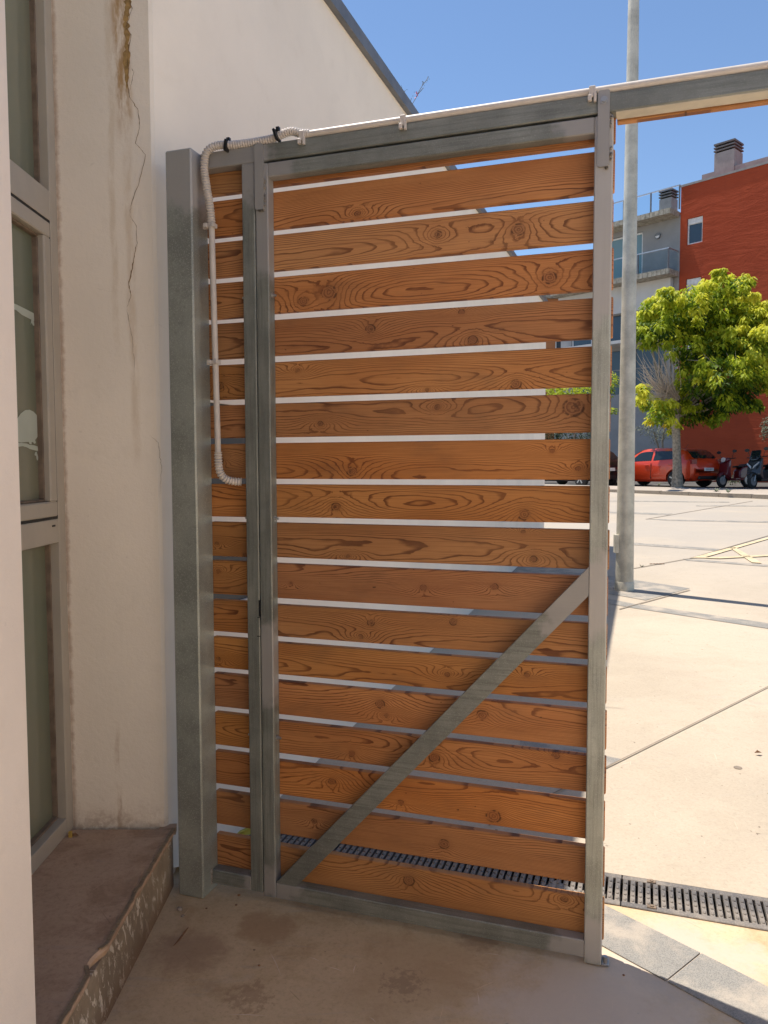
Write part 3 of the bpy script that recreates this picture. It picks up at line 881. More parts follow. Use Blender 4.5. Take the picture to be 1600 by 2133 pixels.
for (x, y) in [(892, 160), (894, 165), (890, 168), (888, 172), (880, 170), (882, 172), (882, 183), (884, 178), (857, 205), (853, 208), (860, 200), (844, 189), (848, 187), (837, 182), (836, 179), (863, 192), (856, 214)]:
    c = at_y(x, y, Yw) - wp
    for k in range(3):
        d = Vector((random.uniform(-1, 1), random.uniform(-1, 1), random.uniform(-1, 1))).normalized()
        e = d.orthogonal().normalized()
        b.sheet([c - e * .003, c + d * .006, c + e * .003, c - d * .004 + e * .001])
b.build('leaves', M['smallleaf'], weed)
b = MB()
for k in range(12):
    c = at_y(868 + random.uniform(-3, 3), 198 + random.uniform(-6, 6), Yw) - wp
    d = Vector((random.uniform(-1, 1), random.uniform(-1, 1), random.uniform(-.3, 1))).normalized(); e = d.orthogonal().normalized()
    b.sheet([c - e * .006, c + d * .014, c + e * .006, c - d * .004])
b.build('flower', M['petal'], weed)

# ------------------------------------------------------------------ gate frame (fixed) and gate leaf
TH = 0.028
WB = 0.046
def fix(pair):
    hi, lo_ = pair
    def f(z, up):
        k = (2.55 + TH) / 2.55
        return 1.55 + (z - 1.55) * k
    if hi > 1.55: hi = f(hi, True)
    if lo_ < 1.55: lo_ = f(lo_, False)
    return hi, lo_
leaf_g = [(2.496, 2.484), (2.354, 2.341), (2.215, 2.199), (2.072, 2.054), (1.929, 1.910), (1.787, 1.768), (1.650, 1.631), (1.506, 1.488), (1.373, 1.355), (1.231, 1.213),
          (1.0865, 1.068), (.950, .934), (.814, .798), (.670, .655), (.529, .511), (.3785, .365), (.233, .204)]
side_g = [(2.491, 2.479), (2.348, 2.336), (2.209, 2.195), (2.066, 2.054), (1.927, 1.909), (1.785, 1.767), (1.650, 1.630), (1.507, 1.488), (1.370, 1.353), (1.227, 1.215),
          (1.089, 1.073), (.952, .938), (.818, .805), (.674, .661), (.531, .518), (.385, .370), (.233, .209)]
KNOTS = {1: [(745, 445, 7)], 2: [(912, 488, 10), (1080, 478, 15)], 3: [(685, 610, 20), (632, 628, 13), (1145, 578, 15)], 4: [(772, 685, 12), (985, 708, 11), (962, 650, 7)],
         5: [(620, 772, 6), (1075, 800, 12), (890, 812, 5)], 6: [(1195, 848, 22), (912, 848, 7), (668, 882, 7)], 7: [(733, 982, 13), (1205, 976, 6), (1150, 940, 6)], 8: [(700, 1056, 12), (1093, 1072, 14)],
         9: [(1112, 1164, 8), (725, 1158, 5), (1090, 1108, 5)], 10: [(882, 1224, 8), (1030, 1222, 9), (606, 1215, 5)], 11: [(773, 1297, 9), (945, 1295, 9), (752, 1326, 6)], 12: [(932, 1405, 6), (1098, 1407, 7)],
         13: [(792, 1466, 12), (1005, 1490, 14), (805, 1490, 6)], 14: [(733, 1570, 9), (905, 1578, 13), (1158, 1573, 9)], 15: [(692, 1628, 10), (1028, 1700, 17), (835, 1672, 8)], 16: [(925, 1758, 13), (655, 1710, 7), (852, 1685, 5)], 17: [(852, 1834, 14), (1176, 1872, 8)]}
SKNOTS = {7: [(460, 958, 8)], 5: [(459, 803, 10)], 9: [(452, 1132, 5), (510, 1156, 5)], 10: [(455, 1190, 7)], 12: [(455, 1372, 6)]}
def boards(gaps, u0, u1, parent, ztop, zbot, kn, jit=0.0):
    zt = ztop
    gl = [fix(g_) for g_ in gaps] + [(zbot, None)]
    for i, (hi, lo_) in enumerate(gl):
        q = MB(); hh = zt - hi; e0 = random.uniform(-jit, jit); L_ = u1 - u0
        q.box((-L_ / 2, -TH / 2, -hh / 2), (L_ / 2, TH / 2, hh / 2), 0.0028)
        cu, cz = (u0 + u1) / 2 + e0, zt - hh / 2
        o = q.build('board', M['timber'], parent, loc=(cu, WB + TH / 2, cz))
        ks = []
        for (x, y, r_) in kn.get(i, []):
            p = on_plane(x, y, G0 + GW * WB, GW); ks.append(((p - G0).dot(GU) - cu, p.z - cz, r_ * 0.00118))
        for k, nm in enumerate(('knot_a', 'knot_b', 'knot_c')):
            o[nm] = ks[k] if k < len(ks) else (0.0, 0.0, 0.0)
        zt = lo_

gf = empty('gate_portal', guz(-1.25, 0, 0), -GA, label='galvanised steel portal of square column, overhead beam and narrow timber side panel', cat='gate frame')
GO = Vector((1.25, 0, 0))                 # parts are given in gate coordinates (u, w, z)
gate = empty('gate', guz(-0.55, 0, 0), -GA, label='tall galvanised gate leaf with horizontal orange pine boards and a diagonal brace', cat='gate')
LO = Vector((0.55, 0, 0))
def tubebox(lo_, hi, bv=0.003):
    q = MB(); q.box(lo_, hi, bv); return q
def gp(mb, name, mat, parent, off):
    o = mb.build(name, mat, parent); o.location = off; return o
# fixed portal
gp(tubebox((-1.450, -0.058, 0.0), (-1.347, 0.046, 2.629), 0.005), 'column', M['galv_col'], gf, GO)
q = tubebox((-1.347, 0.0, 2.5735), (2.45, 0.058, 2.6290), 0.003)
gp(q, 'top_beam', M['galv_beam'], gf, GO)
gp(tubebox((-1.188, 0.0, 0.030), (-1.1395, 0.045, 2.5735)), 'stile', M['galv_fixed'], gf, GO)
gp(tubebox((-1.347, 0.001, 0.030), (-1.188, 0.045, 0.082)), 'bottom_rail', M['galv_rail'], gf, GO)
gp(tubebox((2.35, -0.058, 0), (2.453, 0.046, 2.55), 0.005), 'column', M['galv_col'], gf, GO)
sp_ = empty('side_panel', GO); sp_.parent = gf; sp_.location = GO
boards(side_g, -1.356, -1.150, sp_, 2.612, 0.078, SKNOTS)
q = MB(); q.box((0.032, 0.060, 2.566), (2.44, 0.086, 2.622), 0.002)
o = q.build('back_board', M['timber'], gf); o.location = GO
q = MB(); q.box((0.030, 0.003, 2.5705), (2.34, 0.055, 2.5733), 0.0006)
o = q.build('bounce_lit_soffit', simple('soffit_bounce_tone', (0.52, 0.475, 0.385), 0.6, 0.0, None, 0.10, 20), gf); o.location = GO  # paler tan paints in the ground bounce on the beam's underside
wl = MB()
for k in range(40):
    z = 0.03 + 0.055 * k / 39
    wl.disc((-1.3475 + random.uniform(-.002, .002), -0.003, z), (0, 0, 1), random.uniform(.003, .006), .003, 7)
M['weld'] = simple('weld_bead', (0.33, 0.30, 0.26), 0.5, 0.6, None, 0.3, 200)
o = wl.build('weld_bead', M['weld'], gf, smooth=True); o.location = GO
# leaf
gp(tubebox((-1.1365, 0.0, 0.020), (-1.0895, 0.045, 2.5665)), 'hinge_stile', M['galv_stile'], gate, LO)
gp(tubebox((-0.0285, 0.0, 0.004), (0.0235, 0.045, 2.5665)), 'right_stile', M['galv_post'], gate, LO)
gp(tubebox((-1.0895, 0.0004, 2.5185), (-0.0285, 0.0446, 2.5663)), 'top_rail', M['galv_rail'], gate, LO)
gp(tubebox((-1.0895, 0.0004, 0.0202), (-0.0285, 0.0446, 0.0755)), 'bottom_rail', M['galv_rail'], gate, LO)
bp = [(-1.0760, 0.0758), (-1.0075, 0.0758), (-0.0288, 1.1590), (-0.0288, 1.2350), (-0.0380, 1.2350)]
bp = [(-1.0893, 0.0758), (-1.0100, 0.0758), (-0.0287, 1.1560), (-0.0287, 1.2430)]
q = MB(); q.prism([Vector((u, 0.0012, z)) for u, z in bp], (0, 0.043, 0))
br = gp(q, 'brace', galv('galvanised_brace', 0, ((-0.16, 0.0),), 0.95), gate, LO)
boards(leaf_g, -1.112, 0.0265, gate, 2.612, 0.060, KNOTS, 0.0022)
for o in gate.children:
    if o.name.startswith('board'): o.location = o.location + LO
def tab(u0, u1, z0, z1, name, parent, off, w_=-0.0085):
    bm = bmesh.new()
    q = MB(); pts = []
    r_ = 0.007
    for (cx, cz, a0) in ((u1 - r_, z1 - r_, 0), (u0 + r_, z1 - r_, 90), (u0 + r_, z0 + r_, 180), (u1 - r_, z0 + r_, 270)):
        for k in range(5):
            a = R(a0 + 90 * k / 4); pts.append(Vector((cx + r_ * math.cos(a), w_, cz + r_ * math.sin(a))))
    q.prism(pts, (0, -w_ - 0.0003, 0))
    bm.free()
    return gp(q, name, M['galv_tab'], parent, off)
tl = tab(-1.1338, -1.1012, 2.413, 2.629, 'stop_tab', gate, LO)
tr = tab(-0.0195, 0.0137, 2.418, 2.634, 'stop_tab', gate, LO)
q = MB(); q.disc((-0.0025, -0.0085, 2.605), (0, -1, 0), 0.011, 0.002, 20); q.disc((-0.0025, -0.0105, 2.605), (0, -1, 0), 0.0075, 0.005, 6)
q.build('bolt', M['plain_zinc'], tr)
q = MB()
for (u, z) in ((-1.100, 2.50), (-1.100, 2.44), (-1.106, 2.411), (-1.115, 2.410)):
    for k in range(8): q.disc((u + random.uniform(-.003, .004), -0.003, z + random.uniform(-.02, .02) * (z > 2.42)), (0, -1, 0), random.uniform(.0025, .005), .004, 7)
q.build('weld_bead', M['weld'], tl, smooth=True)
q = MB()
for (u, z) in ((0.0165, 2.545), (0.0165, 2.455), (0.006, 2.414)):
    for k in range(8): q.disc((u + random.uniform(-.002, .004), -0.002, z + random.uniform(-.02, .02) * (z > 2.42)), (0, -1, 0), random.uniform(.0025, .005), .004, 7)
q.build('weld_bead', M['weld'], tr, smooth=True)
# bolts through the stiles into the boards
def hexbolt(u, z, s_, parent, off):
    q = MB(); q.disc((u, 0.0255, z), (s_, 0, 0), 0.010, 0.002, 16); q.disc((u + s_ * .002, 0.0255, z), (s_, 0, 0), 0.0065, 0.007, 6); q.disc((u + s_ * .009, 0.0255, z), (s_, 0, 0), 0.004, 0.006, 8)
    return gp(q, 'bolt', M['plain_zinc'], parent, off)
for z in (2.132, 1.369, 0.592):
    hexbolt(-1.0895, z, 1, gate, LO); hexbolt(-1.188, z, -1, gf, GO)
# lock keep cut in the fixed stile
q = MB(); q.box((-1.1420, -0.0008, 1.026), (-1.1372, 0.03, 1.084)); q.box((-1.150, -0.0006, 0.955), (-1.1385, 0.002, 0.958)); q.box((-1.148, -0.0006, 1.0215), (-1.1385, 0.002, 1.0235))
gp(q, 'lock_keep', M['hollow'], gf, GO)
# drop bolt bracket at the foot
fb = at_z(1266, 2010, 0.0); fu, fw_ = (fb - G0).dot(GU), (fb - G0).dot(GW)
q = MB(); q.box((0.0238, 0.004, 0.004), (0.046, 0.040, 0.010), 0.001); q.disc((0.036, 0.012, 0.008), (0, 0, 1), 0.006, 0.022, 8); q.disc((0.034, 0.030, 0.008), (0, 0, 1), 0.008, 0.012, 8)
gp(q, 'floor_bracket', M['plain_zinc'], gate, LO)

# ------------------------------------------------------------------ cable conduit over the portal
cd = empty('cable_conduit', guz(-1.29, -0.02, 1.6), -GA, label='pale plastic cable conduit running down the column and along the overhead beam', cat='conduit')
CO = Vector((1.29, 0.02, -1.6))
def smooth_path(pts, n=10):
    out = []
    P_ = [Vector(p) for p in pts]
    for i in range(len(P_) - 1):
        p0, p1, p2, p3 = P_[max(i - 1, 0)], P_[i], P_[i + 1], P_[min(i + 2, len(P_) - 1)]
        for k in range(n):
            t_ = k / n
            out.append(0.5 * ((2 * p1) + (p2 - p0) * t_ + (2 * p0 - 5 * p1 + 4 * p2 - p3) * t_ ** 2 + (3 * p1 - p0 - 3 * p2 + p3) * t_ ** 3))
    out.append(P_[-1]); return out
def corr(pts, r0, r1, pitch):
    path = smooth_path(pts, 40)
    L_ = [0]
    for i in range(1, len(path)): L_.append(L_[-1] + (path[i] - path[i - 1]).length)
    n = int(L_[-1] / pitch * 6)
    res, rad, j = [], [], 0
    for k in range(n + 1):
        d = L_[-1] * k / n
        while j < len(L_) - 2 and L_[j + 1] < d: j += 1
        f_ = (d - L_[j]) / max(1e-9, L_[j + 1] - L_[j])
        res.append(path[j].lerp(path[j + 1], f_))
        rad.append(r0 + (r1 - r0) * (0.5 + 0.5 * math.cos(2 * math.pi * d / pitch)) ** 0.7)
    q = MB(); q.tube(res, rad, 12); return q
V = lambda u, z, w_=-0.02: Vector((u, w_, z))
gp(MB().tube([V(-1.2825, 1.585), V(-1.2945, 2.385)], 0.0105, 14), 'rigid_pipe', M['conduit'], cd, CO).data.polygons.foreach_set('use_smooth', [True] * 16)
zt_ = 2.641
gp(MB().tube([V(-0.955, zt_, .006), V(-0.4, zt_, .008), V(2.4, zt_, .010)], 0.0115, 14), 'rigid_pipe', M['conduit'], cd, CO)
o = corr([V(-1.2942, 2.37), V(-1.2985, 2.43), V(-1.312, 2.51), V(-1.319, 2.575), V(-1.309, 2.620), V(-1.275, 2.641, -.012), V(-1.215, 2.640, -0.002), V(-1.14, 2.641, .004), V(-1.07, 2.645, .006), V(-1.030, 2.655, .006), V(-1.000, 2.658, .006), V(-0.97, 2.648, .006), V(-0.935, 2.642, .006)], 0.0108, 0.0146, 0.0092)
o = gp(o, 'flexible_sleeve', M['conduit'], cd, CO)
o = corr([V(-1.2825, 1.60), V(-1.2815, 1.565), V(-1.276, 1.53), V(-1.262, 1.508, -.012), V(-1.240, 1.498, .004), V(-1.215, 1.496, .02)], 0.0108, 0.0150, 0.0098)
o = gp(o, 'flexible_sleeve', M['conduit'], cd, CO)
for (u, z) in ((-1.2936, 2.372), (-1.2870, 1.9095)):
    q = MB(); q.box((u - .022, -.040, z - .007), (u - .009, -.010, z + .007), .001); q.box((u + .009, -.040, z - .007), (u + .016, -.010, z + .007), .001); q.box((u - .034, -.022, z - .007), (u - .020, -.012, z + .007), .001); q.tube([V(u - .001, z - .006), V(u - .001, z + .006)], .0135, 12)
    gp(q, 'pipe_clip', M['conduit'], cd, CO)
for u in (-0.960, -0.612, -0.036, 0.62):
    q = MB(); q.box((u - .009, -.012, 2.618), (u + .009, -.003, 2.650), .0015); q.box((u - .012, -.016, 2.607), (u - .001, -.003, 2.624), .0015); q.box((u + .004, -.014, 2.604), (u + .012, -.003, 2.630), .0015)
    gp(q, 'pipe_clip', M['conduit'], cd, CO)
for u, z, a in ((-1.236, 2.640, 8), (-1.050, 2.650, -18)):
    q = MB(); q.obox((u, -.008, z - .004), Vector((math.cos(R(a)), 0, -math.sin(R(a)))), Vector((0, 1, 0)), Vector((math.sin(R(a)), 0, math.cos(R(a)))), .008, .034, .036)
    q.obox((u + .004, -.006, z + .018), Vector((1, 0, 0)), Vector((0, 1, 0)), Vector((0, 0, 1)), .011, .012, .011)
    gp(q, 'cable_tie', M['tie'], cd, CO)
for o in cd.children:
    if o.name.startswith(('rigid', 'flexible')):
        o.data.polygons.foreach_set('use_smooth', [True] * len(o.data.polygons))
        o.data.set_sharp_from_angle(angle=R(50))

# ------------------------------------------------------------------ small litter
def pebble(px, py, r_, z, label, mat=None):
    p = at_z(px, py, z)
    bm = bmesh.new(); bmesh.ops.create_icosphere(bm, subdivisions=1, radius=r_)
    for q in bm.verts: q.co = Vector((q.co.x * random.uniform(.8, 1.3), q.co.y * random.uniform(.8, 1.3), q.co.z * random.uniform(.45, .75)))
    q = MB(); q.add([v.co for v in bm.verts], [[v.index for v in f.verts] for f in bm.faces]); bm.free()
    tag(q.build('pebble', mat or M['pebble'], loc=(p.x, p.y, z + r_ * .4)), label, 'pebble')
pebble(374, 1896, 0.012, 0, 'angular pale pebble on the floor in front of the steel column, the bigger of two')
pebble(381, 1909, 0.007, 0, 'small round pebble just in front of the bigger one by the steel column')
q = MB()
p = at_z(152, 1742, ZS)
q.sheet([(-.02, -.006, .002), (.004, -.010, .006), (.022, .000, .003), (.006, .010, .009), (-.014, .007, .004)])
tag(q.build('dry_leaf', M['leaf_dry'], loc=p), 'curled brown dry leaf on the step by the window corner', 'leaf')
q = MB(); q.box((-.006, -.004, 0), (.006, .004, .022), .001)
tag(q.build('cigarette_filter', simple('yellow_filter', (0.55, 0.36, 0.08), 0.8), loc=at_z(147, 1744, ZS)), 'small yellow stub standing on the step at the window frame', 'stub')
q = MB(); p = at_z(378, 1952, 0.002)
q.tube([(0.010, 0.05, .002), (0.004, 0.02, .003), (-.004, -.02, .002), (-.012, -.05, .003)], [.0012, .003, .003, .001], 6)
tag(q.build('twig', M['leaf_dry'], loc=p), 'thin dark twig lying on the brown floor near the step', 'twig')
q = MB(); p = at_z(516, 1742, 0.0)
p = at_z(514, 1739, 0.016)
for k in range(4):
    a = random.uniform(-.3, .3); q.sheet([(-.05 + .01 * k, -.012, 0 + .006 * k), (.03, -.018 + .008 * k, .012), (.045, .012, .03 + .006 * k), (-.03, .014, .012)])
tag(q.build('wrapper', simple('yellow_green_wrapper', (0.55, 0.52, 0.08), 0.5), loc=p), 'crumpled yellow green wrapper on the ground behind the side panel', 'litter')

for (x, y, r_, lb) in ((498, 1866, .006, 'small dark pebble under the gate, below the seam of the two stiles'), (492, 1886, .0045, 'tiny brown pebble a hand in front of the hinge side of the gate'),
                       (430, 1893, .004, 'tiny dark pebble on the floor right of the steel column'), (540, 2012, .0045, 'lone dark speck of grit in the middle of the brown floor'), (1299, 2032, .0045, 'tiny dark pebble in the shade right of the gate foot')):
    pebble(x, y, r_, 0, lb, M['leaf_dry'])
M['scuff'] = simple('pale_scuff', (0.72, 0.62, 0.50), 0.8)
for (a_, c_) in (((560, 1978), (587, 2035)), ((680, 2012), (718, 2025)), ((736, 2028), (742, 2007)), ((470, 2113), (560, 2116)), ((768, 2117), (784, 2131)), ((994, 2065), (998, 2096)), ((1010, 1985), (1050, 1992)), ((640, 1992), (668, 2003))):
    p0, p1 = at_z(*a_, .0015), at_z(*c_, .0015)
    d_ = (p1 - p0).normalized(); n_ = Vector((-d_.y, d_.x, 0))
    mid_ = (p0 + p1) / 2 + n_ * .002
    q = MB(); q.add([p0, mid_ - n_ * .0009, p1, mid_ + n_ * .0009], [(0, 1, 2, 3)])
    tag(q.build('scuff_mark', M['scuff']), kind='structure')
# ------------------------------------------------------------------ lamp post
base = on_plaza(1300.5, 1229)
lp = empty('lamp_post', base, label='tall tapering galvanised lamp post with a bolted collar, standing on the sunny plaza', cat='lamp post')
q = MB(); zs_ = [0.0, 1, 2, 3, 4, 5.3, 7, 9]
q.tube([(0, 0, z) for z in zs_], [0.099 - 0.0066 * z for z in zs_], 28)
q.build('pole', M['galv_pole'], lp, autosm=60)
q = MB(); q.tube([(0, 0, 0), (0, 0, .085), (0, 0, .10)], [.107, .106, .100], 28); q.build('collar', M['galv_pole'], lp, autosm=40)
q = MB(); q.box((-.122, -.05, .42), (-.062, .03, .625), .004); q.build('junction_box', M['galv_pole'], lp)
q = MB(); q.tube([(-.075, -.01, .0), (-.080, -.01, .42)], .008, 8); q.build('cable', M['tie'], lp)
q = MB(); q.box((-.16, -.5, 8.95), (.16, .14, 9.08), .03); q.build('lamp_head', M['galv_pole'], lp)

# ------------------------------------------------------------------ apartment block beyond the plaza
BD = Vector((0.681, -0.732, 0)).normalized()
BN = Vector((-BD.y, BD.x, 0)) * -1
if BN.y > 0: BN = -BN
B0 = at_y(1407, 1000, 39.0); B0.z = 0
apt = empty('apartment_block', B0, label='grey and brick red apartment block with glass balconies and rooftop chimneys', cat='building')
def bs(s, n, z): return BD * s + BN * n + Vector((0, 0, z))
def bbox(mb, s0, s1, n0, n1, z0, z1):
    mb.prism([bs(s0, n0, z0), bs(s1, n0, z0), bs(s1, n1, z0), bs(s0, n1, z0)], (0, 0, z1 - z0)); return mb
def wall_open(mb, s0, s1, z0, z1, n, ops, deep=0.16):
    ss = sorted({s0, s1, *[o[0] for o in ops], *[o[1] for o in ops]}); zs = sorted({z0, z1, *[o[2] for o in ops], *[o[3] for o in ops]})
    for i in range(len(ss) - 1):
        for j in range(len(zs) - 1):
            cs, cz = (ss[i] + ss[i + 1]) / 2, (zs[j] + zs[j + 1]) / 2
            if any(o[0] < cs < o[1] and o[2] < cz < o[3] for o in ops): continue
            mb.sheet([bs(ss[i], n, zs[j]), bs(ss[i + 1], n, zs[j]), bs(ss[i + 1], n, zs[j + 1]), bs(ss[i], n, zs[j + 1])])
    for (a, c, e, f_) in ops:
        d = n - deep
        mb.sheet([bs(a, n, e), bs(a, d, e), bs(c, d, e), bs(c, n, e)][::-1]); mb.sheet([bs(a, n, f_), bs(c, n, f_), bs(c, d, f_), bs(a, d, f_)][::-1])
        mb.sheet([bs(a, n, e), bs(a, n, f_), bs(a, d, f_), bs(a, d, e)][::-1]); mb.sheet([bs(c, n, e), bs(c, d, e), bs(c, d, f_), bs(c, n, f_)][::-1])
t = NT('brick_red_render')
P = t.coord()
c = t.mix(t.ramp(t.noise(P, 0.35, 5, 0.6), 0.3, 0.7), (0.32, 0.057, 0.025), (0.385, 0.072, 0.031))
hz = t.noise(t.vec('MULTIPLY', P, (0.6, 0.6, 2.6)), 1.0, 5, 0.65, 0.6)
c = t.mix(t.math('MULTIPLY', t.ramp(hz, 0.5, 0.75), 0.25), c, (0.22, 0.035, 0.016))
vs_ = t.noise(t.vec('MULTIPLY', P, (2.2, 2.2, 0.18)), 1.0, 5, 0.7)
c = t.mix(t.math('MULTIPLY', t.ramp(vs_, 0.52, 0.75), 0.22), c, (0.22, 0.045, 0.024))
t.bump(hz, 0.35, 0.12)
M['red'] = t.out(c, 0.9, 0, 0.15)
M['grey_wall'] = simple('grey_facade_render', (0.27, 0.272, 0.278), 0.9, 0, 0.2, 0.06, 1.5)
M['band_white'] = simple('pale_band_render', (0.56, 0.55, 0.54), 0.9, 0, 0.2, 0.05, 1.5)
M['slab'] = simple('weathered_slab', (0.36, 0.33, 0.27), 0.9, 0, 0.2, 0.3, 6)
M['chim'] = simple('chimney_render', (0.30, 0.28, 0.27), 0.9, 0, 0.2, 0.1, 3)
M['louv'] = simple('chimney_slab', (0.13, 0.125, 0.13), 0.8)
M['wframe'] = simple('white_window_frame', (0.66, 0.66, 0.66), 0.5)
t = NT('window_glass_blue'); M['bglass'] = t.out((0.035, 0.06, 0.085), 0.05, 0.0, 0.6)
t = NT('curtained_glass'); M['cglass'] = t.out((0.16, 0.26, 0.29), 0.12, 0.0, 0.5)
t = NT('balcony_glass'); 
t.p.inputs['Transmission Weight'].default_value = 1.0
M['rglass'] = t.out((0.80, 0.90, 0.95), 0.02, 0.0, 0.5); t.p.inputs['IOR'].default_value = 1.05
wins = [(0.34, 1.12, 12.34, 13.60), (0.34, 1.09, 9.43, 10.69), (0.34, 1.09, 6.4, 7.66)]
b = MB(); wall_open(b, 0.0, 17.0, 0.6, 15.28, 0.0, wins)
b.sheet([bs(0, 0, .6), bs(0, 0, 15.28), bs(0, -11, 15.28), bs(0, -11, .6)]); b.sheet([bs(17, 0, .6), bs(17, -11, .6), bs(17, -11, 15.28), bs(17, 0, 15.28)])
b.sheet([bs(0, 0, 15.28), bs(17, 0, 15.28), bs(17, -11, 15.28), bs(0, -11, 15.28)])
b.build('red_wall', M['red'], apt)
bbox(MB(), -0.02, 17.02, -0.25, 0.035, 15.20, 15.30).build('parapet_cap', M['chim'], apt)
for (a, c_, e, f_) in wins:
    wf = MB()
    for (s0, s1, z0, z1) in ((a, a + .07, e, f_), (c_ - .07, c_, e, f_), (a + .07, c_ - .07, e, e + .07), (a + .07, c_ - .07, f_ - .30, f_)):
        bbox(wf, s0, s1, -0.15, -0.09, z0, z1)
    o = wf.build('window', M['wframe'], apt)
    bbox(MB(), a + .07, c_ - .07, -0.14, -0.12, e + .07, f_ - .30).build('pane', M['bglass'], o)
    bbox(MB(), a + .02, c_ - .02, -0.088, -0.06, f_ - .28, f_ - .02).build('shutter_box', M['wframe'], o)
    if f_ < 11: bbox(MB(), a + .08, c_ - .08, -0.118, -0.105, e + .45, f_ - .30).build('roller_shutter', M['band_white'], o)
# grey part with balconies
ops = [(-4.0, -2.0, 11.15, 13.52)]
b = MB(); wall_open(b, -4.3, -0.003, 10.87, 13.9, 0.0, ops)
ops2 = [(-6.2, -2.75, 8.15, 9.45), (-5.9, -0.6, 5.3, 7.6)]
wall_open(b, -6.9, -0.003, 0.6, 9.5, 0.0, ops2)
b.sheet([bs(-4.3, 0, 10.8), bs(-4.3, 0, 13.9), bs(-4.3, -10, 13.9), bs(-4.3, -10, 10.8)]); b.sheet([bs(-6.9, 0, .6), bs(-6.9, 0, 10.87), bs(-6.9, -10, 10.87), bs(-6.9, -10, .6)])
b.build('grey_wall', M['grey_wall'], apt)
bbox(MB(), -6.9, -0.32, 0.0, 0.28, 9.5, 10.868).build('pale_band', M['band_white'], apt)
bbox(MB(), -0.30, -0.01, -0.2, 0.02, 9.3, 10.86).build('grey_return', M['chim'], apt)
def edge_slab(name, s0, s1, z0, z1, n1):
    o = bbox(MB(), s0, s1, -10 if z0 > 13 else -0.3, n1, z0, z1).build(name, M['slab'], apt)
    q = MB(); s = s0
    while s < s1 - .12:
        e = min(s + .24, s1); bbox(q, s + .012, e - .012, n1 + .001, n1 + .028, z0 - .015, z1 - .01); s = e
    s = n1
    while s > 0.1:
        e = s - .24; q.prism([bs(s1 + .001, s - .012, z0 - .015), bs(s1 + .028, s - .012, z0 - .015), bs(s1 + .028, e + .012, z0 - .015), bs(s1 + .001, e + .012, z0 - .015)], (0, 0, z1 - z0 + .005)); s = e
    tag(q.build('edge_tiles', M['slab'], o), kind='stuff')
    return o
edge_slab('roof_slab', -4.45, -0.06, 13.78, 14.03, 1.0)
edge_slab('balcony_slab', -6.9, -0.03, 10.885, 11.13, 1.05)
bbox(MB(), -6.9, -0.4, -0.2, 1.0, 7.82, 7.98).build('canopy', M['band_white'], apt)
def rail(s0, s1, n, z0, z1, step, side):
    q = MB(); bbox(q, s0, s1, n - .025, n + .025, z1 - .05, z1)
    if side: q.prism([bs(s1 - .05, 0, z1 - .05), bs(s1, 0, z1 - .05), bs(s1, n, z1 - .05), bs(s1 - .05, n, z1 - .05)], (0, 0, .05))
    o = q.build('railing', simple('railing_metal', (0.50, 0.50, 0.51), 0.35, 0.7), apt)
    s = s1 - .03
    while s > s0:
        bbox(MB(), s - .03, s + .03, n - .03, n + .03, z0, z1 - .05).build('rail_post', M['coping'], o); s -= step
    bbox(MB(), s0, s1 - .08, n - .006, n + .006, z0 + .06, z1 - .10).build('pane', M['rglass'], o)
    if side: MB().prism([bs(s1 - .035, .06, z0 + .06), bs(s1 - .02, .06, z0 + .06), bs(s1 - .02, n - .06, z0 + .06), bs(s1 - .035, n - .06, z0 + .06)], (0, 0, z1 - z0 - .16)).build('pane', M['rglass'], o)
rail(-6.8, -0.06, 1.0, 11.13, 12.14, 1.6, True)
rail(-4.4, 0.18, 0.45, 14.03, 15.20, 1.5, False)
q = MB()
for s0 in (-3.98, -3.0, -2.09): bbox(q, s0, s0 + .07, -.14, -.08, 11.15, 13.5)
bbox(q, -3.98, -2.02, -.14, -.08, 13.42, 13.5); o = q.build('balcony_door', M['wframe'], apt)
bbox(MB(), -3.95, -2.04, -.125, -.11, 11.15, 13.45).build('pane', M['cglass'], o)
q = MB()
for s0 in (-6.2, -5.0, -3.9, -2.82): bbox(q, s0, s0 + .07, -.14, -.08, 8.15, 9.45)
o = q.build('strip_window', M['wframe'], apt); bbox(MB(), -6.2, -2.75, -.13, -.115, 8.15, 9.45).build('pane', M['bglass'], o)
q = MB()
for s0 in (-5.9, -4.2, -2.4, -0.67): bbox(q, s0, s0 + .07, -.14, -.08, 5.3, 7.6)
bbox(q, -5.83, -.67, -.14, -.08, 6.55, 6.62)
o = q.build('strip_window', M['coping'], apt); bbox(MB(), -5.9, -.6, -.13, -.115, 5.3, 7.6).build('pane', M['bglass'], o)
c0 = bs(-1.17, 0, 13.1)
q = MB(); q.disc(c0, BN, 0.15, 0.08, 20); o = q.build('wall_lamp', M['coping'], apt)
q = MB(); q.sheet([c0 + BN * .085 + BD * (.11 * math.cos(a)) + Vector((0, 0, .11 * math.sin(a))) for a in [R(180 + 180 * k / 10) for k in range(11)]]); q.build('lamp_diffuser', M['wframe'], o)
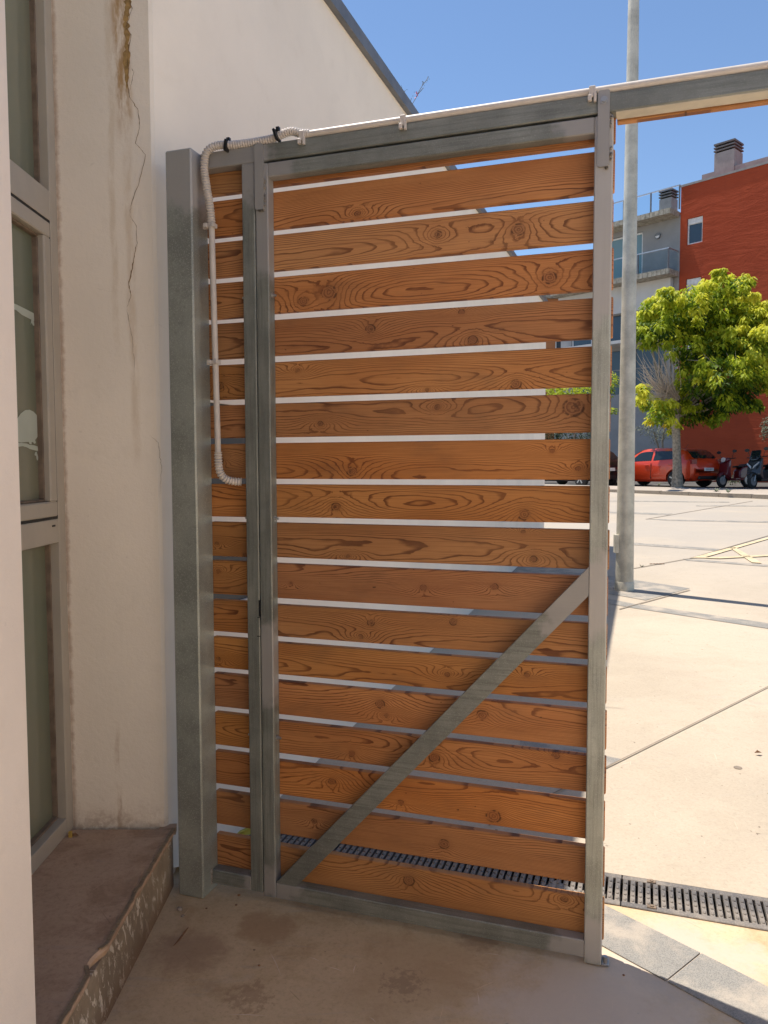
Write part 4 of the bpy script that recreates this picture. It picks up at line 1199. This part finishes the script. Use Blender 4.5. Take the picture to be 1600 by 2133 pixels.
# roof: parapet behind, chimneys with stacked slabs
bbox(MB(), 0.47, 17, -1.6, -1.2, 15.25, 15.97).build('roof_parapet', M['chim'], apt)
def chimney(s0, s1, n1, z0, z1):
    dn = s1 - s0
    o = bbox(MB(), s0, s1, n1 - dn, n1, z0, z1 - .45).build('chimney', M['chim'], apt)
    bbox(MB(), s0 + .1, s1 - .1, n1 - dn + .1, n1 - .1, z1 - .45, z1 - .05).build('flue', M['hollow'], o)
    for k in range(3):
        bbox(MB(), s0 - .03, s1 + .03, n1 - dn - .03, n1 + .03, z1 - .37 + k * .15, z1 - .31 + k * .15 + (.02 if k == 2 else 0)).build('chimney_slab', M['louv'], o)
chimney(1.10, 2.07, -1.15, 15.2, 17.24); chimney(-2.72, -2.02, -3.0, 14.0, 16.40)

# ochre building at the far end of the white wall
ob = empty('ochre_building', at_y(1150, 1000, 46.0) * 1.0, label='ochre orange house glimpsed through the gate gaps beside the white wall end', cat='building')
ob.location.z = 0.7
x0 = at_y(1095, 900, 46).x - ob.location.x; x1 = at_y(1187, 900, 46).x - ob.location.x
M['ochre'] = simple('ochre_render', (0.46, 0.20, 0.09), 0.9, 0, 0.2, 0.1, 1.0)
q = MB(); q.box((x0, 0, 0), (x1, 8, 10.6), 0.02); q.build('wall', M['ochre'], ob)
q = MB(); q.box((x0 - .1, -.3, 10.6), (x1 + .1, 8.2, 10.85)); q.build('roof', M['slab'], ob)
for zc in (2.5, 5.2, 7.3):
    xx = at_y(1157, 900, 46).x - ob.location.x; xe = at_y(1173, 900, 46).x - ob.location.x
    q = MB(); q.box((xx - .06, -.03, zc - .06), (xe + .06, .01, zc + 1.36)); o = q.build('window', M['wframe'], ob)
    q = MB(); q.box((xx, -.05, zc), (xe, -.028, zc + 1.3)); q.build('pane', M['bglass'], o)

# ------------------------------------------------------------------ trees
def leaf_mat(name, cols, trans=0.35):
    t = NT(name)
    at = t.n('ShaderNodeAttribute', attribute_name='tone')
    cr = t.n('ShaderNodeValToRGB')
    e = cr.color_ramp.elements
    e[0].position, e[0].color = 0.0, cols[0] + (1,)
    e[1].position, e[1].color = 1.0, cols[-1] + (1,)
    for i, c in enumerate(cols[1:-1]):
        k = e.new((i + 1) / (len(cols) - 1)); k.color = c + (1,)
    t.put(cr.inputs[0], at.outputs['Fac'])
    t.put(t.p.inputs['Base Color'], cr.outputs[0])
    t.p.inputs['Roughness'].default_value = 0.55
    t.p.inputs['Specular IOR Level'].default_value = 0.25
    tl_ = t.n('ShaderNodeBsdfTranslucent')
    mx = t.n('ShaderNodeMixShader'); mx.inputs[0].default_value = trans
    t.put(tl_.inputs['Color'], cr.outputs[0])
    t.t.links.new(t.p.outputs[0], mx.inputs[1]); t.t.links.new(tl_.outputs[0], mx.inputs[2])
    t.t.links.new(mx.outputs[0], t.t.nodes['Material Output'].inputs['Surface'])
    return t.mat
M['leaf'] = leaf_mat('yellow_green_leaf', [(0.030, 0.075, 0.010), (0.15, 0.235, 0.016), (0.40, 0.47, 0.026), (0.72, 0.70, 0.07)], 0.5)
M['olive'] = leaf_mat('grey_olive_leaf', [(0.05, 0.065, 0.04), (0.11, 0.13, 0.085), (0.19, 0.21, 0.15)], 0.2)
M['darkleaf'] = leaf_mat('dark_hedge_leaf', [(0.012, 0.025, 0.008), (0.03, 0.055, 0.015), (0.06, 0.09, 0.02)], 0.25)
M['bark'] = simple('pale_bark', (0.26, 0.225, 0.18), 0.95, 0, 0.1, 0.35, 14, 0.6)
M['twigs'] = simple('bare_twig', (0.44, 0.36, 0.29), 0.95)
def leaves(mb_v, mb_f, tones, c, r_, n, ln, wd, tone, droop=0.7, rz=None):
    for k in range(n):
        d = Vector((random.gauss(0, 1), random.gauss(0, 1), random.gauss(0, 1))).normalized() * (r_ * random.random() ** 0.38)
        if rz: d.z *= rz
        p = c + d
        out_ = Vector((d.x, d.y, 0)); out_ = out_.normalized() if out_.length > 1e-3 else Vector((1, 0, 0))
        a = random.uniform(-1.3, 1.3)
        out_ = Vector((out_.x * math.cos(a) - out_.y * math.sin(a), out_.x * math.sin(a) + out_.y * math.cos(a), 0))
        dr = droop * random.uniform(0.3, 1.5)
        ax = Vector((out_.x * math.cos(dr), out_.y * math.cos(dr), -math.sin(dr)))
        sd_ = Vector((-out_.y, out_.x, random.uniform(-.5, .5))).normalized()
        nn = ax.cross(sd_).normalized() * (wd * 0.16)
        l_ = ln * random.uniform(.65, 1.2); w_ = wd * random.uniform(.7, 1.2)
        k0 = len(mb_v)
        mb_v += [tuple(p), tuple(p + ax * l_ * .45 + sd_ * w_ * .5 + nn), tuple(p + ax * l_ + Vector((0, 0, -l_ * .12))), tuple(p + ax * l_ * .45 - sd_ * w_ * .5 + nn), tuple(p + ax * l_ * .5)]
        mb_f += [(k0, k0 + 4, k0 + 1), (k0 + 1, k0 + 4, k0 + 2), (k0, k0 + 3, k0 + 4), (k0 + 4, k0 + 3, k0 + 2)]
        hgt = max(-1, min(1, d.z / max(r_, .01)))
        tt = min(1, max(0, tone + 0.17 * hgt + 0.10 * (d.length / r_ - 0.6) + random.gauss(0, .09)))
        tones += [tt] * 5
def crown_obj(v, f_, tones, mat, parent, origin):
    me = bpy.data.meshes.new('crown')
    me.from_pydata([(a - origin.x, b_ - origin.y, c - origin.z) for a, b_, c in v], [], f_)
    at = me.attributes.new('tone', 'FLOAT', 'POINT'); at.data.foreach_set('value', tones)
    me.materials.append(mat)
    o = bpy.data.objects.new('crown', me); S.collection.objects.link(o); o.parent = parent
    return tag(o, kind='stuff')
# the big yellow-green tree by the kerb
TY = 27.6
tb = at_y(1411, 1013, TY); tb.z = 0.72
tree = empty('street_tree', tb, label='bright yellow green street tree in front of the red car, bare twigs low down', cat='tree')
cl = [(1440, 622, 36, .62), (1470, 612, 30, .6), (1505, 602, 34, .66), (1540, 596, 26, .6), (1392, 648, 36, .5), (1355, 640, 24, .62), (1345, 690, 30, .40), (1375, 690, 34, .42), (1420, 680, 46, .5), (1470, 670, 46, .42), (1515, 655, 44, .52), (1562, 625, 20, .8),
      (1556, 672, 34, .62), (1592, 655, 26, .78), (1575, 715, 40, .62), (1528, 722, 46, .50), (1480, 735, 46, .42), (1430, 735, 40, .40), (1500, 785, 50, .38), (1555, 775, 42, .55), (1600, 735, 34, .7), (1585, 790, 30, .62), (1545, 820, 38, .35), (1445, 800, 36, .45),
      (1352, 836, 24, .62), (1340, 812, 15, .66), (1378, 860, 32, .66), (1408, 838, 30, .52), (1435, 862, 30, .60), (1472, 845, 40, .30), (1515, 838, 32, .25), (1405, 884, 16, .6), (1480, 695, 28, .85), (1535, 690, 26, .85), (1470, 785, 22, .8), (1572, 748, 24, .8), (1390, 615, 18, .6), (1338, 665, 18, .6), (1572, 845, 14, .3), (1500, 570, 12, .6)]
v, f_, tn = [], [], []
cpos = []
for (x, y, r_, tone) in cl:
    for rep in range(2):
        Yc = TY + random.uniform(-1.7, 0.4) if rep == 0 else TY + random.uniform(0.4, 2.0)
        c = at_y(x, y, Yc); rr = r_ / FPX * Yc
        cpos.append((c, rr, tone))
        nsub = max(4, int(7 * rr / 0.6))
        tone += random.uniform(-.07, .18)
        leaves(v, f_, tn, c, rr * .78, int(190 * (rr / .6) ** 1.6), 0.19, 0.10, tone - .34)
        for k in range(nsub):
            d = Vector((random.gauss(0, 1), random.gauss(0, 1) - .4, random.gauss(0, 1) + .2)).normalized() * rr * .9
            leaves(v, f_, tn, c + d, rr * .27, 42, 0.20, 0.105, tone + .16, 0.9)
crown_obj(v, f_, tn, M['leaf'], tree, tb)
q = MB()
def px3(x, y, Y): return at_y(x, y, Y) - tb
q.tube([Vector((0.0, 0, -.1)), Vector((0.0, 0, .1)), px3(1411, 985, TY), px3(1410, 950, TY), px3(1409, 915, TY), px3(1407, 885, TY), px3(1408, 862, TY)], [.30, .215, .165, .145, .14, .145, .13], 14)
q.build('trunk', M['bark'], tree, autosm=60)
q = MB()
for (c, rr, tone) in cpos:
    if c.y < TY: continue
    s0 = px3(1408 + random.uniform(-3, 3), 870 - random.uniform(0, 12), TY)
    e = s0.lerp(c - tb, .72)
    mid = s0.lerp(e, .5) + Vector((random.uniform(-.15, .15), random.uniform(-.15, .15), -.12 * (e - s0).length + .1))
    q.tube(smooth_path([s0, mid, e], 4), [.05 - .0045 * k for k in range(9)], 5, False)
q.build('branches', M['bark'], tree)
q = MB()
for k in range(120):
    x0_, y0_ = 1400 + random.uniform(-25, 15), 828 + random.uniform(-15, 8)
    x1_, y1_ = 1330 + random.uniform(-8, 85), 725 + random.uniform(0, 110)
    Yk = TY + random.uniform(-1.4, .2)
    p0, p1 = px3(x0_, y0_, TY - .4), px3(x1_, y1_, Yk)
    mid = p0.lerp(p1, .5) + Vector((random.uniform(-.2, .2), random.uniform(-.1, .1), random.uniform(-.25, .05)))
    q.tube(smooth_path([p0, mid, p1], 3), [.014 - .0018 * j for j in range(7)], 4, False)
for k in range(10):
    x0_, y0_ = 1480 + random.uniform(-30, 60), 770 + random.uniform(-30, 30)
    Yk = TY - random.uniform(.8, 1.8)
    p0 = px3(x0_, y0_, Yk); p1 = p0 + Vector((random.uniform(-.7, .9), random.uniform(-.3, .1), random.uniform(-.1, .7)))
    q.tube([p0, p0.lerp(p1, .5) + Vector((0, 0, -.06)), p1], [.014, .010, .004], 4, False)
tag(q.build('bare_twigs', M['twigs'], tree), kind='stuff')

def small_tree(label, cat, base, trunks, clumps, mat, ln, wd, dens, name):
    o = empty(name, base, label=label, cat=cat)
    v, f_, tn = [], [], []
    for (x, y, Y, r_, tone) in clumps:
        c = at_y(x, y, Y); rr = r_ / FPX * Y
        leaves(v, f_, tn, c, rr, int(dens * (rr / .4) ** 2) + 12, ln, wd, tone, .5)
    crown_obj(v, f_, tn, mat, o, base)
    for tr_ in trunks:
        q = MB(); pts = [at_y(x, y, Y) - base for (x, y, Y) in tr_]
        q.tube(pts, [.06 - .01 * k for k in range(len(pts))], 7, False); q.build('trunk', M['bark'], o)
    return o
bb = at_y(1376, 990, 35); bb.z = .74
small_tree('thin grey leaved olive sapling against the grey wall behind the red car', 'tree', bb,
           [[(1375, 1000, 35), (1373, 960, 35), (1371, 930, 35), (1362, 900, 35)], [(1381, 1000, 35), (1382, 960, 35), (1380, 920, 35), (1384, 895, 35)]],
           [(x, y, 35 + random.uniform(-.6, .6), r_, tone) for x, y, r_, tone in [(1345, 893, 14, .6), (1360, 898, 15, .5), (1365, 915, 12, .35), (1375, 905, 16, .6), (1385, 893, 15, .4), (1390, 905, 11, .3), (1330, 893, 7, .7), (1355, 885, 10, .5), (1378, 882, 11, .4)]], M['olive'], .13, .035, 130, 'olive_tree')
bb = at_y(1605, 990, 33); bb.z = .74
small_tree('grey green tree cut off by the right edge, in front of the red wall', 'tree', bb, [[(1606, 1000, 33), (1605, 950, 33), (1604, 905, 33)]],
           [(x, y, 33 + random.uniform(-.6, .6), r_, tone) for x, y, r_, tone in [(1597, 885, 11, .6), (1606, 880, 18, .5), (1600, 905, 14, .4), (1612, 900, 20, .4), (1595, 893, 7, .7)]], M['olive'], .14, .045, 170, 'olive_tree')
bb = at_y(1195, 990, 33); bb.z = .74
small_tree('green tree behind the gate, its leaves showing between the boards and beside the post', 'tree', bb, [[(1196, 1003, 33), (1195, 950, 33), (1197, 900, 33), (1200, 850, 33)]],
           [(x, y, 33 + random.uniform(-1, 1), r_, tone) for x, y, r_, tone in [(1150, 815, 26, .62), (1185, 812, 26, .66), (1220, 812, 26, .66), (1255, 810, 24, .5), (1274, 785, 12, .6), (1277, 855, 9, .5), (1240, 845, 30, .4), (1195, 850, 34, .3), (1155, 850, 30, .3), (1272, 800, 14, .45)]], M['leaf'], .17, .08, 170, 'street_tree')
bb = at_y(1180, 990, 36); bb.z = .74
small_tree('dark clipped hedge behind the black car, glimpsed between two boards', 'hedge', bb, [[(1180, 1003, 36), (1180, 930, 36)]],
           [(x, y, 36 + random.uniform(-.6, .6), 22, .3) for x in range(1125, 1250, 16) for y in (905, 930, 955, 980)], M['darkleaf'], .12, .06, 90, 'hedge')
bb = at_y(1525, 1000, 31.5); bb.z = .74
small_tree('low weedy shrub growing at the foot of the red wall behind the scooters', 'shrub', bb, [],
           [(x, y, 31.5 + random.uniform(-.3, .3), r_, .6) for x, y, r_ in [(1520, 1000, 7), (1528, 996, 8), (1535, 1001, 6), (1524, 1004, 7)]], M['olive'], .16, .04, 130, 'shrub')
# weeds at the kerb and in the plaza joints
def weed_tuft(px, py, sz, n, label, z=None):
    p = on_plaza(px, py) if z is None else at_z(px, py, z)
    q = MB()
    for k in range(n):
        a = random.uniform(0, 6.28); l_ = sz * random.uniform(.5, 1.2)
        d = Vector((math.cos(a) * .7, math.sin(a) * .7, random.uniform(.3, 1))).normalized(); s_ = Vector((-math.sin(a), math.cos(a), 0)) * sz * .07
        q.sheet([-s_, d * l_ * .6 - s_ + Vector((0, 0, 0)), d * l_ + Vector((0, 0, -sz * .15)), d * l_ * .6 + s_, s_])
    tag(q.build('weed', M['smallleaf'], loc=p), label, 'plant')
weed_tuft(1337, 1181, .06, 16, 'small weed tuft in the saw cut joint just right of the lamp post')
for x in (1362, 1369, 1376): pass
q = MB(); p = on_plaza(1368, 1176)
for k in range(5): q.sheet([Vector((-.10 + .04 * k + random.uniform(-.01, .01), random.uniform(-.02, .02), .006)), Vector((-.07 + .04 * k, -.02, .02)), Vector((-.05 + .04 * k, .0, .008)), Vector((-.08 + .04 * k, .02, .015))])
tag(q.build('fallen_leaf', M['leaf_dry'], loc=p), 'brown fallen leaf lying on the joint right of the lamp post', 'leaf')
p = on_plaza(1537, 1599.5)
tag(MB().disc((0, 0, .0005), (0, 0, 1), .020, .0022, 16).build('cover_cap', M['joint'], loc=p), 'small round grey metal cap set in the sunny plaza floor', 'cap')
p = on_plaza(1579, 1573); q = MB(); q.sheet([(-.02, 0, .012), (0, -.012, .02), (.022, .003, .012), (.0, .01, .024)])
tag(q.build('fallen_leaf', M['leaf_dry'], loc=p), 'small brown leaf on the bare sunny plaza beyond the round cap', 'leaf')
for i, (x, y) in enumerate([(1372, 1012), (1345, 1014), (1492, 1024), (1517, 1026)]):
    weed_tuft(x, y, .2, 14, ['dry weed at the kerb left of the tree trunk', 'dry weed at the kerb beside the lamp post', 'weed at the kerb in front of the red scooter', 'weed growing at the kerb between the two scooters'][i], z=.72)

# ------------------------------------------------------------------ parked cars
def lerp_tab(tab, x):
    if x <= tab[0][0]: return tab[0][1:]
    for i in range(len(tab) - 1):
        if x <= tab[i + 1][0]:
            t_ = (x - tab[i][0]) / (tab[i + 1][0] - tab[i][0]); 
            return tuple(a + (c - a) * t_ for a, c in zip(tab[i][1:], tab[i + 1][1:]))
    return tab[-1][1:]
LOW = [(-1.98, .42, .74, .60), (-1.95, .34, .88, .72), (-1.86, .25, 1.00, .80), (-1.6, .21, 1.03, .85), (-1.2, .20, 1.01, .87), (-.4, .19, .96, .87), (.5, .19, .93, .87), (1.1, .20, .90, .865), (1.5, .21, .85, .83), (1.75, .23, .76, .76), (1.9, .28, .66, .66), (1.98, .36, .58, .50)]
ROOF = [(-1.93, .0), (-1.90, .92), (-1.84, 1.03), (-1.74, 1.16), (-1.60, 1.305), (-1.48, 1.375), (-1.30, 1.415), (-.9, 1.452), (-.3, 1.462), (.1, 1.44), (.3, 1.40), (.6, 1.22), (.95, .99), (1.05, .945), (1.98, .0)]
def car_sec(x):
    zb, zs_, hw = lerp_tab(LOW, x)
    zr = max(lerp_tab(ROOF, x)[0], zs_ + .035 * max(0, 1 - abs(x) / 2.2))
    gh = (zr - zs_)
    bw = hw * .94; rw = bw - min(.21, gh * .46)
    pts = [(0, zb), (hw * .82, zb), (hw * .965, zb + .09), (hw, zb + .24), (hw * .995, zs_ - .20), (hw * .975, zs_ - .05), (bw, zs_), (rw + .015, max(zs_, zr - .075 if gh > .1 else zs_ + gh * .5)), (rw - .06, zr - .018 * min(1, gh * 4)), (rw * .5, zr), (0, zr + .006)]
    return pts
def build_car(label, paint, name, plate_txt=None, group=None):
    car = empty(name, (0, 0, 0), label=label, cat='car', group=group)
    xs = sorted(set([round(-1.98 + 3.96 * i / 66, 4) for i in range(67)]))
    secs = [car_sec(x) for x in xs]
    n = len(secs[0])
    q = MB(); vs = []
    for x, sc in zip(xs, secs):
        vs += [(x, y, z) for y, z in sc] + [(x, -y, z) for y, z in reversed(sc[1:-1])]
    m_ = 2 * n - 2
    fs = []
    for i in range(len(xs) - 1):
        for j in range(m_):
            fs.append((i * m_ + j, i * m_ + (j + 1) % m_, (i + 1) * m_ + (j + 1) % m_, (i + 1) * m_ + j))
    fs.append(tuple(range(m_ - 1, -1, -1))); fs.append(tuple((len(xs) - 1) * m_ + j for j in range(m_)))
    q.add(vs, [f[::-1] for f in fs])
    body = q.build('body', paint, car, autosm=35)
    cut_ = MB()
    for x in (-1.27, 1.29):
        for s_ in (-1, 1): cut_.tube([(x, s_ * .62, .31), (x, s_ * 1.0, .31)], .365, 28)
    co = cut_.build('arch_cutter', M['hollow'])
    md = body.modifiers.new('b', 'BOOLEAN'); md.object = co; md.operation = 'DIFFERENCE'; md.solver = 'EXACT'
    dg = bpy.context.evaluated_depsgraph_get(); dg.update()
    nm = bpy.data.meshes.new_from_object(body.evaluated_get(dg))
    body.modifiers.clear(); body.data = nm
    bpy.data.objects.remove(co)
    def side_patch(xa, xb, xa2, xb2, v0, v1, s_):
        P_ = []
        for j in range(5):
            v_ = v0 + (v1 - v0) * j / 4
            a_, b_ = xa + (xa2 - xa) * j / 4, xb + (xb2 - xb) * j / 4
            row = []
            for i in range(11):
                x = a_ + (b_ - a_) * i / 10
                sc = car_sec(x); y = sc[6][0] + (sc[7][0] - sc[6][0]) * v_; z = sc[6][1] + (sc[7][1] - sc[6][1]) * v_
                row.append((x, s_ * (y + .008), z + .002))
            P_.append(row)
        g = MB(); vv = [p for r_ in P_ for p in r_]
        ff = [(j * 11 + i, j * 11 + i + 1, (j + 1) * 11 + i + 1, (j + 1) * 11 + i) for j in range(4) for i in range(10)]
        g.add(vv, [f[::s_ * -1] if s_ < 0 else f[::-1] for f in ff]); return g
    for s_ in (-1, 1):
        side_patch(-.26, .80, -.24, .38, .06, .88, s_).build('door_window', M['carglass'], car)
        side_patch(-1.22, -.34, -1.10, -.33, .06, .88, s_).build('door_window', M['carglass'], car)
    def top_patch(xa, xb, hw0, hw1, nm_):
        g = MB(); vv = []
        for i in range(9):
            x = xa + (xb - xa) * i / 8; zr = lerp_tab(ROOF, x)[0]; hw = hw0 + (hw1 - hw0) * i / 8
            for j in range(9):
                y = hw * (j - 4) / 4
                vv.append((x, y, zr + .014 - .02 * (j - 4) ** 2 / 16))
        g.add(vv, [(i * 9 + j, i * 9 + j + 1, (i + 1) * 9 + j + 1, (i + 1) * 9 + j) for i in range(8) for j in range(8)])
        return g.build(nm_, M['carglass'], car)
    top_patch(-1.47, -1.83, .56, .66, 'rear_window'); top_patch(.33, .96, .56, .70, 'windscreen')
    for s_ in (-1, 1):
        g = MB(); g.obox((-1.855, s_ * .70, .93), Vector((.95, -s_ * .3, 0)).normalized(), Vector((s_ * .3, .95, 0)).normalized(), Vector((0, 0, 1)), .16, .20, .17)
        tl_ = g.build('tail_light', M['taillamp'], car)
        g = MB(); g.obox((1.80, s_ * .60, .70), Vector((.8, s_ * .6, 0)), Vector((-s_ * .6, .8, 0)), Vector((0, 0, 1)), .14, .26, .13); g.build('headlight', M['wframe'], car)
        g = MB(); g.obox((.62, s_ * .95, .98), Vector((1, 0, 0)), Vector((0, 1, 0)), Vector((0, 0, 1)), .11, .17, .12); g.build('wing_mirror', paint, car)
        for x in (-.12, -1.05):
            g = MB(); g.box((x - .09, s_ * .88 - .015, .80), (x + .09, s_ * .88 + .015, .83), .006); g.build('door_handle', paint, car)
        for x in (-.29, .86):
            g = MB(); yy = [lerp_tab(LOW, x)[2] + .003] * 2
            g.box((x - .006, s_ * (yy[0] - .03) - .012, .30), (x + .006, s_ * (yy[0] - .008) + .012, .88)); g.build('door_seam', M['gasket'], car)
    g = MB(); g.box((-2.0, -.55, .30), (-1.90, .55, .42), .02); g.build('bumper_insert', M['tie'], car)
    g = MB(); g.tube([(-1.2, 0.2, 1.44), (-1.32, 0.2, 1.58)], .006, 6); g.build('aerial', M['tie'], car)
    g = MB(); g.box((-1.998, -.26, .60), (-1.982, .26, .715), .004); o = g.build('number_plate', M['wframe'], car)
    if plate_txt:
        cu = bpy.data.curves.new('plate_text', 'FONT'); cu.body = plate_txt; cu.size = .095; cu.align_x = 'CENTER'; cu.align_y = 'CENTER'; cu.extrude = .001
        cu.materials.append(M['tie'])
        tx = bpy.data.objects.new('plate_lettering', cu); S.collection.objects.link(tx); tx.parent = o
        tx.location = (-2.0, 0, .657); tx.rotation_euler = (R(90), 0, R(-90))
        bpy.context.view_layer.update(); dg = bpy.context.evaluated_depsgraph_get()
        me = bpy.data.meshes.new_from_object(tx.evaluated_get(dg))
        o2 = linked('lettering', me, o, tx.location, tx.rotation_euler); bpy.data.objects.remove(tx)
    for x in (-1.27, 1.29):
        for s_ in (-1, 1):
            wy = s_ * .765
            ty = MB(); ty.tube([(x, wy - .095, .31), (x, wy - .07, .31), (x, wy + .07, .31), (x, wy + .095, .31)], [.28, .31, .31, .28], 28)
            o = ty.build('wheel', M['tyre'], car, autosm=40)
            rm = MB(); rm.tube([(x, wy + s_ * .090, .31), (x, wy + s_ * .099, .31)], .20, 24)
            for k in range(5):
                a = R(72 * k + 20); ax = Vector((math.cos(a), 0, math.sin(a))); sx_ = Vector((-math.sin(a), 0, math.cos(a)))
                rm.obox(Vector((x, wy + s_ * .102, .31)) + ax * .11, ax, Vector((0, 1, 0)), sx_, .20, .018, .045, 1)
            rm.build('rim', [M['tie'], M['plain_zinc']], o)
    return car
t = NT('car_glass'); M['carglass'] = t.out((0.012, 0.020, 0.022), 0.03, 0.0, 0.6)
t = NT('tail_lamp_lens'); M['taillamp'] = t.out((0.22, 0.010, 0.010), 0.25, 0.0, 0.6)
t = NT('tyre_rubber'); M['tyre'] = t.out((0.02, 0.02, 0.02), 0.8)
def paint(name, col):
    t = NT(name); t.p.inputs['Coat Weight'].default_value = 0.8; t.p.inputs['Coat Roughness'].default_value = 0.05
    return t.out(col, 0.35, 0.15, 0.5)
GRP = 'cars parked at the far side of the plaza'
CF = Vector((-0.53, 0.848, 0))
ca = math.atan2(CF.y, CF.x)
car = build_car('glossy orange red hatchback parked behind the street tree, seen from its rear corner', paint('orange_red_paint', (0.58, 0.042, 0.006)), 'parked_car', '3314 JHY', GRP)
rc = at_z(1392, 1010.5, .742)          # about the middle of the car on the ground
car.location = (rc.x, 31.0, .742); 
rc = at_y(1374, 990, 29.9); car.location = (rc.x, rc.y, .742); car.rotation_euler = (0, 0, ca); car.scale = (1.08, 1.04, 1.0)
car2 = build_car('black car parked ahead of the red hatchback, mostly hidden by the gate post', paint('black_paint', (0.012, 0.012, 0.014)), 'parked_car', None, GRP)
cp = Vector(car.location) + Vector((-3.1, 1.2, 0))
car2.location = cp; car2.rotation_euler = (0, 0, ca)

# ------------------------------------------------------------------ scooters
def build_scooter(label, body_m, name, style):
    sc = empty(name, (0, 0, 0), label=label, cat='scooter', group='scooters parked by the red wall')
    def P2(prof, w0, w1, nm, mat, bevel=.02, parent=sc):
        q = MB(); q.prism([Vector((x, -w0 / 2, z)) for x, z in prof], (0, w0, 0))
        k = len(prof)
        o = q.build(nm, mat, parent)
        md = o.modifiers.new('bevel', 'BEVEL'); md.width = bevel; md.segments = 2; md.limit_method = 'ANGLE'
        return o
    for x, w_ in ((.66, .10), (-.62, .12)):
        t_ = MB(); t_.tube([(x, -w_ / 2, .25), (x, -w_ / 4, .25), (x, w_ / 4, .25), (x, w_ / 2, .25)], [.215, .25, .25, .215], 24)
        o = t_.build('wheel', M['tyre'], sc, autosm=40)
        r_ = MB(); r_.tube([(x, -w_ / 2 - .004, .25), (x, w_ / 2 + .004, .25)], .15, 18)
        r_.build('rim', M['plain_zinc'] if style == 0 else M['coping'], o)
    q = MB()
    for s_ in (-.075, .075): q.tube([(.66, s_, .25), (.52, s_, .60)], .022, 8)
    q.build('fork', M['plain_zinc'], sc)
    P2([(.86, .36), (.80, .50), (.66, .56), (.50, .50), (.56, .44), (.70, .47), (.80, .38)], .15, .15, 'front_mudguard', body_m)
    P2([(.62, .46), (.50, .90), (.40, 1.02), (.33, 1.0), (.36, .80), (.40, .55), (.36, .30), (.46, .30)], .40 if style == 0 else .48, .3, 'leg_shield', body_m, .05)
    P2([(.56, .94), (.50, 1.06), (.36, 1.10), (.30, 1.02), (.38, .93)], .26, .2, 'headlight_cowl', body_m, .04)
    if style == 0:
        q = MB(); q.disc((.52, 0, 1.0), (.9, 0, .25), .085, .05, 16); q.build('headlight', M['wframe'], sc)
    else:
        for s_ in (-1, 1):
            q = MB(); q.prism([Vector((.64, s_ * .03, .66)), Vector((.60, s_ * .18, .80)), Vector((.55, s_ * .21, .86)), Vector((.60, s_ * .05, .74))], (.03, 0, .01)); q.build('headlight', M['wframe'], sc)
        P2([(.50, 1.0), (.36, 1.28), (.33, 1.27), (.40, 1.0)], .34, .2, 'windscreen', M['carglass'], .03)
    P2([(.46, .34), (.40, .24), (-.30, .24), (-.34, .34)], .34, .3, 'floorboard', M['tie'] if style else body_m, .02)
    P2([(-.10, .30), (-.14, .62), (-.30, .74), (-.78, .80), (-.98, .78), (-.90, .62), (-.70, .52), (-.50, .42), (-.36, .30)], .32, .3, 'side_panel', body_m, .05)
    P2([(-.08, .72), (-.06, .79), (-.35, .80), (-.50, .86), (-.86, .88), (-.92, .82), (-.60, .78), (-.3, .73)], .30, .3, 'seat', M['tie'], .03)
    P2([(-.98, .76), (-1.02, .70), (-.95, .50), (-.90, .52), (-.93, .70)], .14, .1, 'rear_mudguard', M['tie'], .01)
    q = MB(); q.obox((-.97, 0, .74), Vector((1, 0, 0)), Vector((0, 1, 0)), Vector((0, 0, 1)), .05, .22, .07); q.build('tail_light', M['taillamp'], sc)
    q = MB(); q.tube([(-.25, -.16, .28), (-.50, -.19, .30), (-.95, -.20, .38)], [.03, .055, .05], 12); q.build('exhaust', M['coping'], sc)
    q = MB(); q.tube([(.32, -.36, 1.05), (.38, -.14, 1.04), (.40, 0, 1.03), (.38, .14, 1.04), (.32, .36, 1.05)], .018, 8)
    hb = q.build('handlebar', M['tie'], sc)
    for s_ in (-1, 1):
        q = MB(); q.tube([(.34, s_ * .22, 1.06), (.36, s_ * .28, 1.18), (.34, s_ * .31, 1.26)], .008, 6)
        pts = []
        for k in range(12):
            a = 2 * math.pi * k / 12; pts.append(Vector((.33, s_ * .34 + .085 * math.cos(a), 1.30 + .055 * math.sin(a))))
        q.prism(pts, (.035, 0, 0)); q.build('mirror', M['tie'], sc)
    q = MB(); q.tube([(-.1, .12, .26), (-.14, .26, .02)], .012, 6); q.build('stand', M['coping'], sc)
    return sc
sf = Vector((-0.90, -0.44, 0)); sa = math.atan2(sf.y, sf.x)
s1_ = build_scooter('dark red scooter with two black mirrors, parked beside the red car', paint('dark_red_paint', (0.14, 0.008, 0.014)), 'parked_scooter', 0)
p = at_y(1531, 990, 28.4); s1_.location = (p.x, p.y, .735); s1_.rotation_euler = (R(4), 0, sa)
s2_ = build_scooter('black maxi scooter with a dark screen, cut off by the right edge of the photo', paint('black_scooter_paint', (0.02, 0.021, 0.024)), 'parked_scooter', 1)
p = at_y(1593, 990, 27.4); s2_.location = (p.x, p.y, .72); s2_.rotation_euler = (R(4), 0, sa + .1)
s2_.scale = (1.06, 1.06, 1.06)
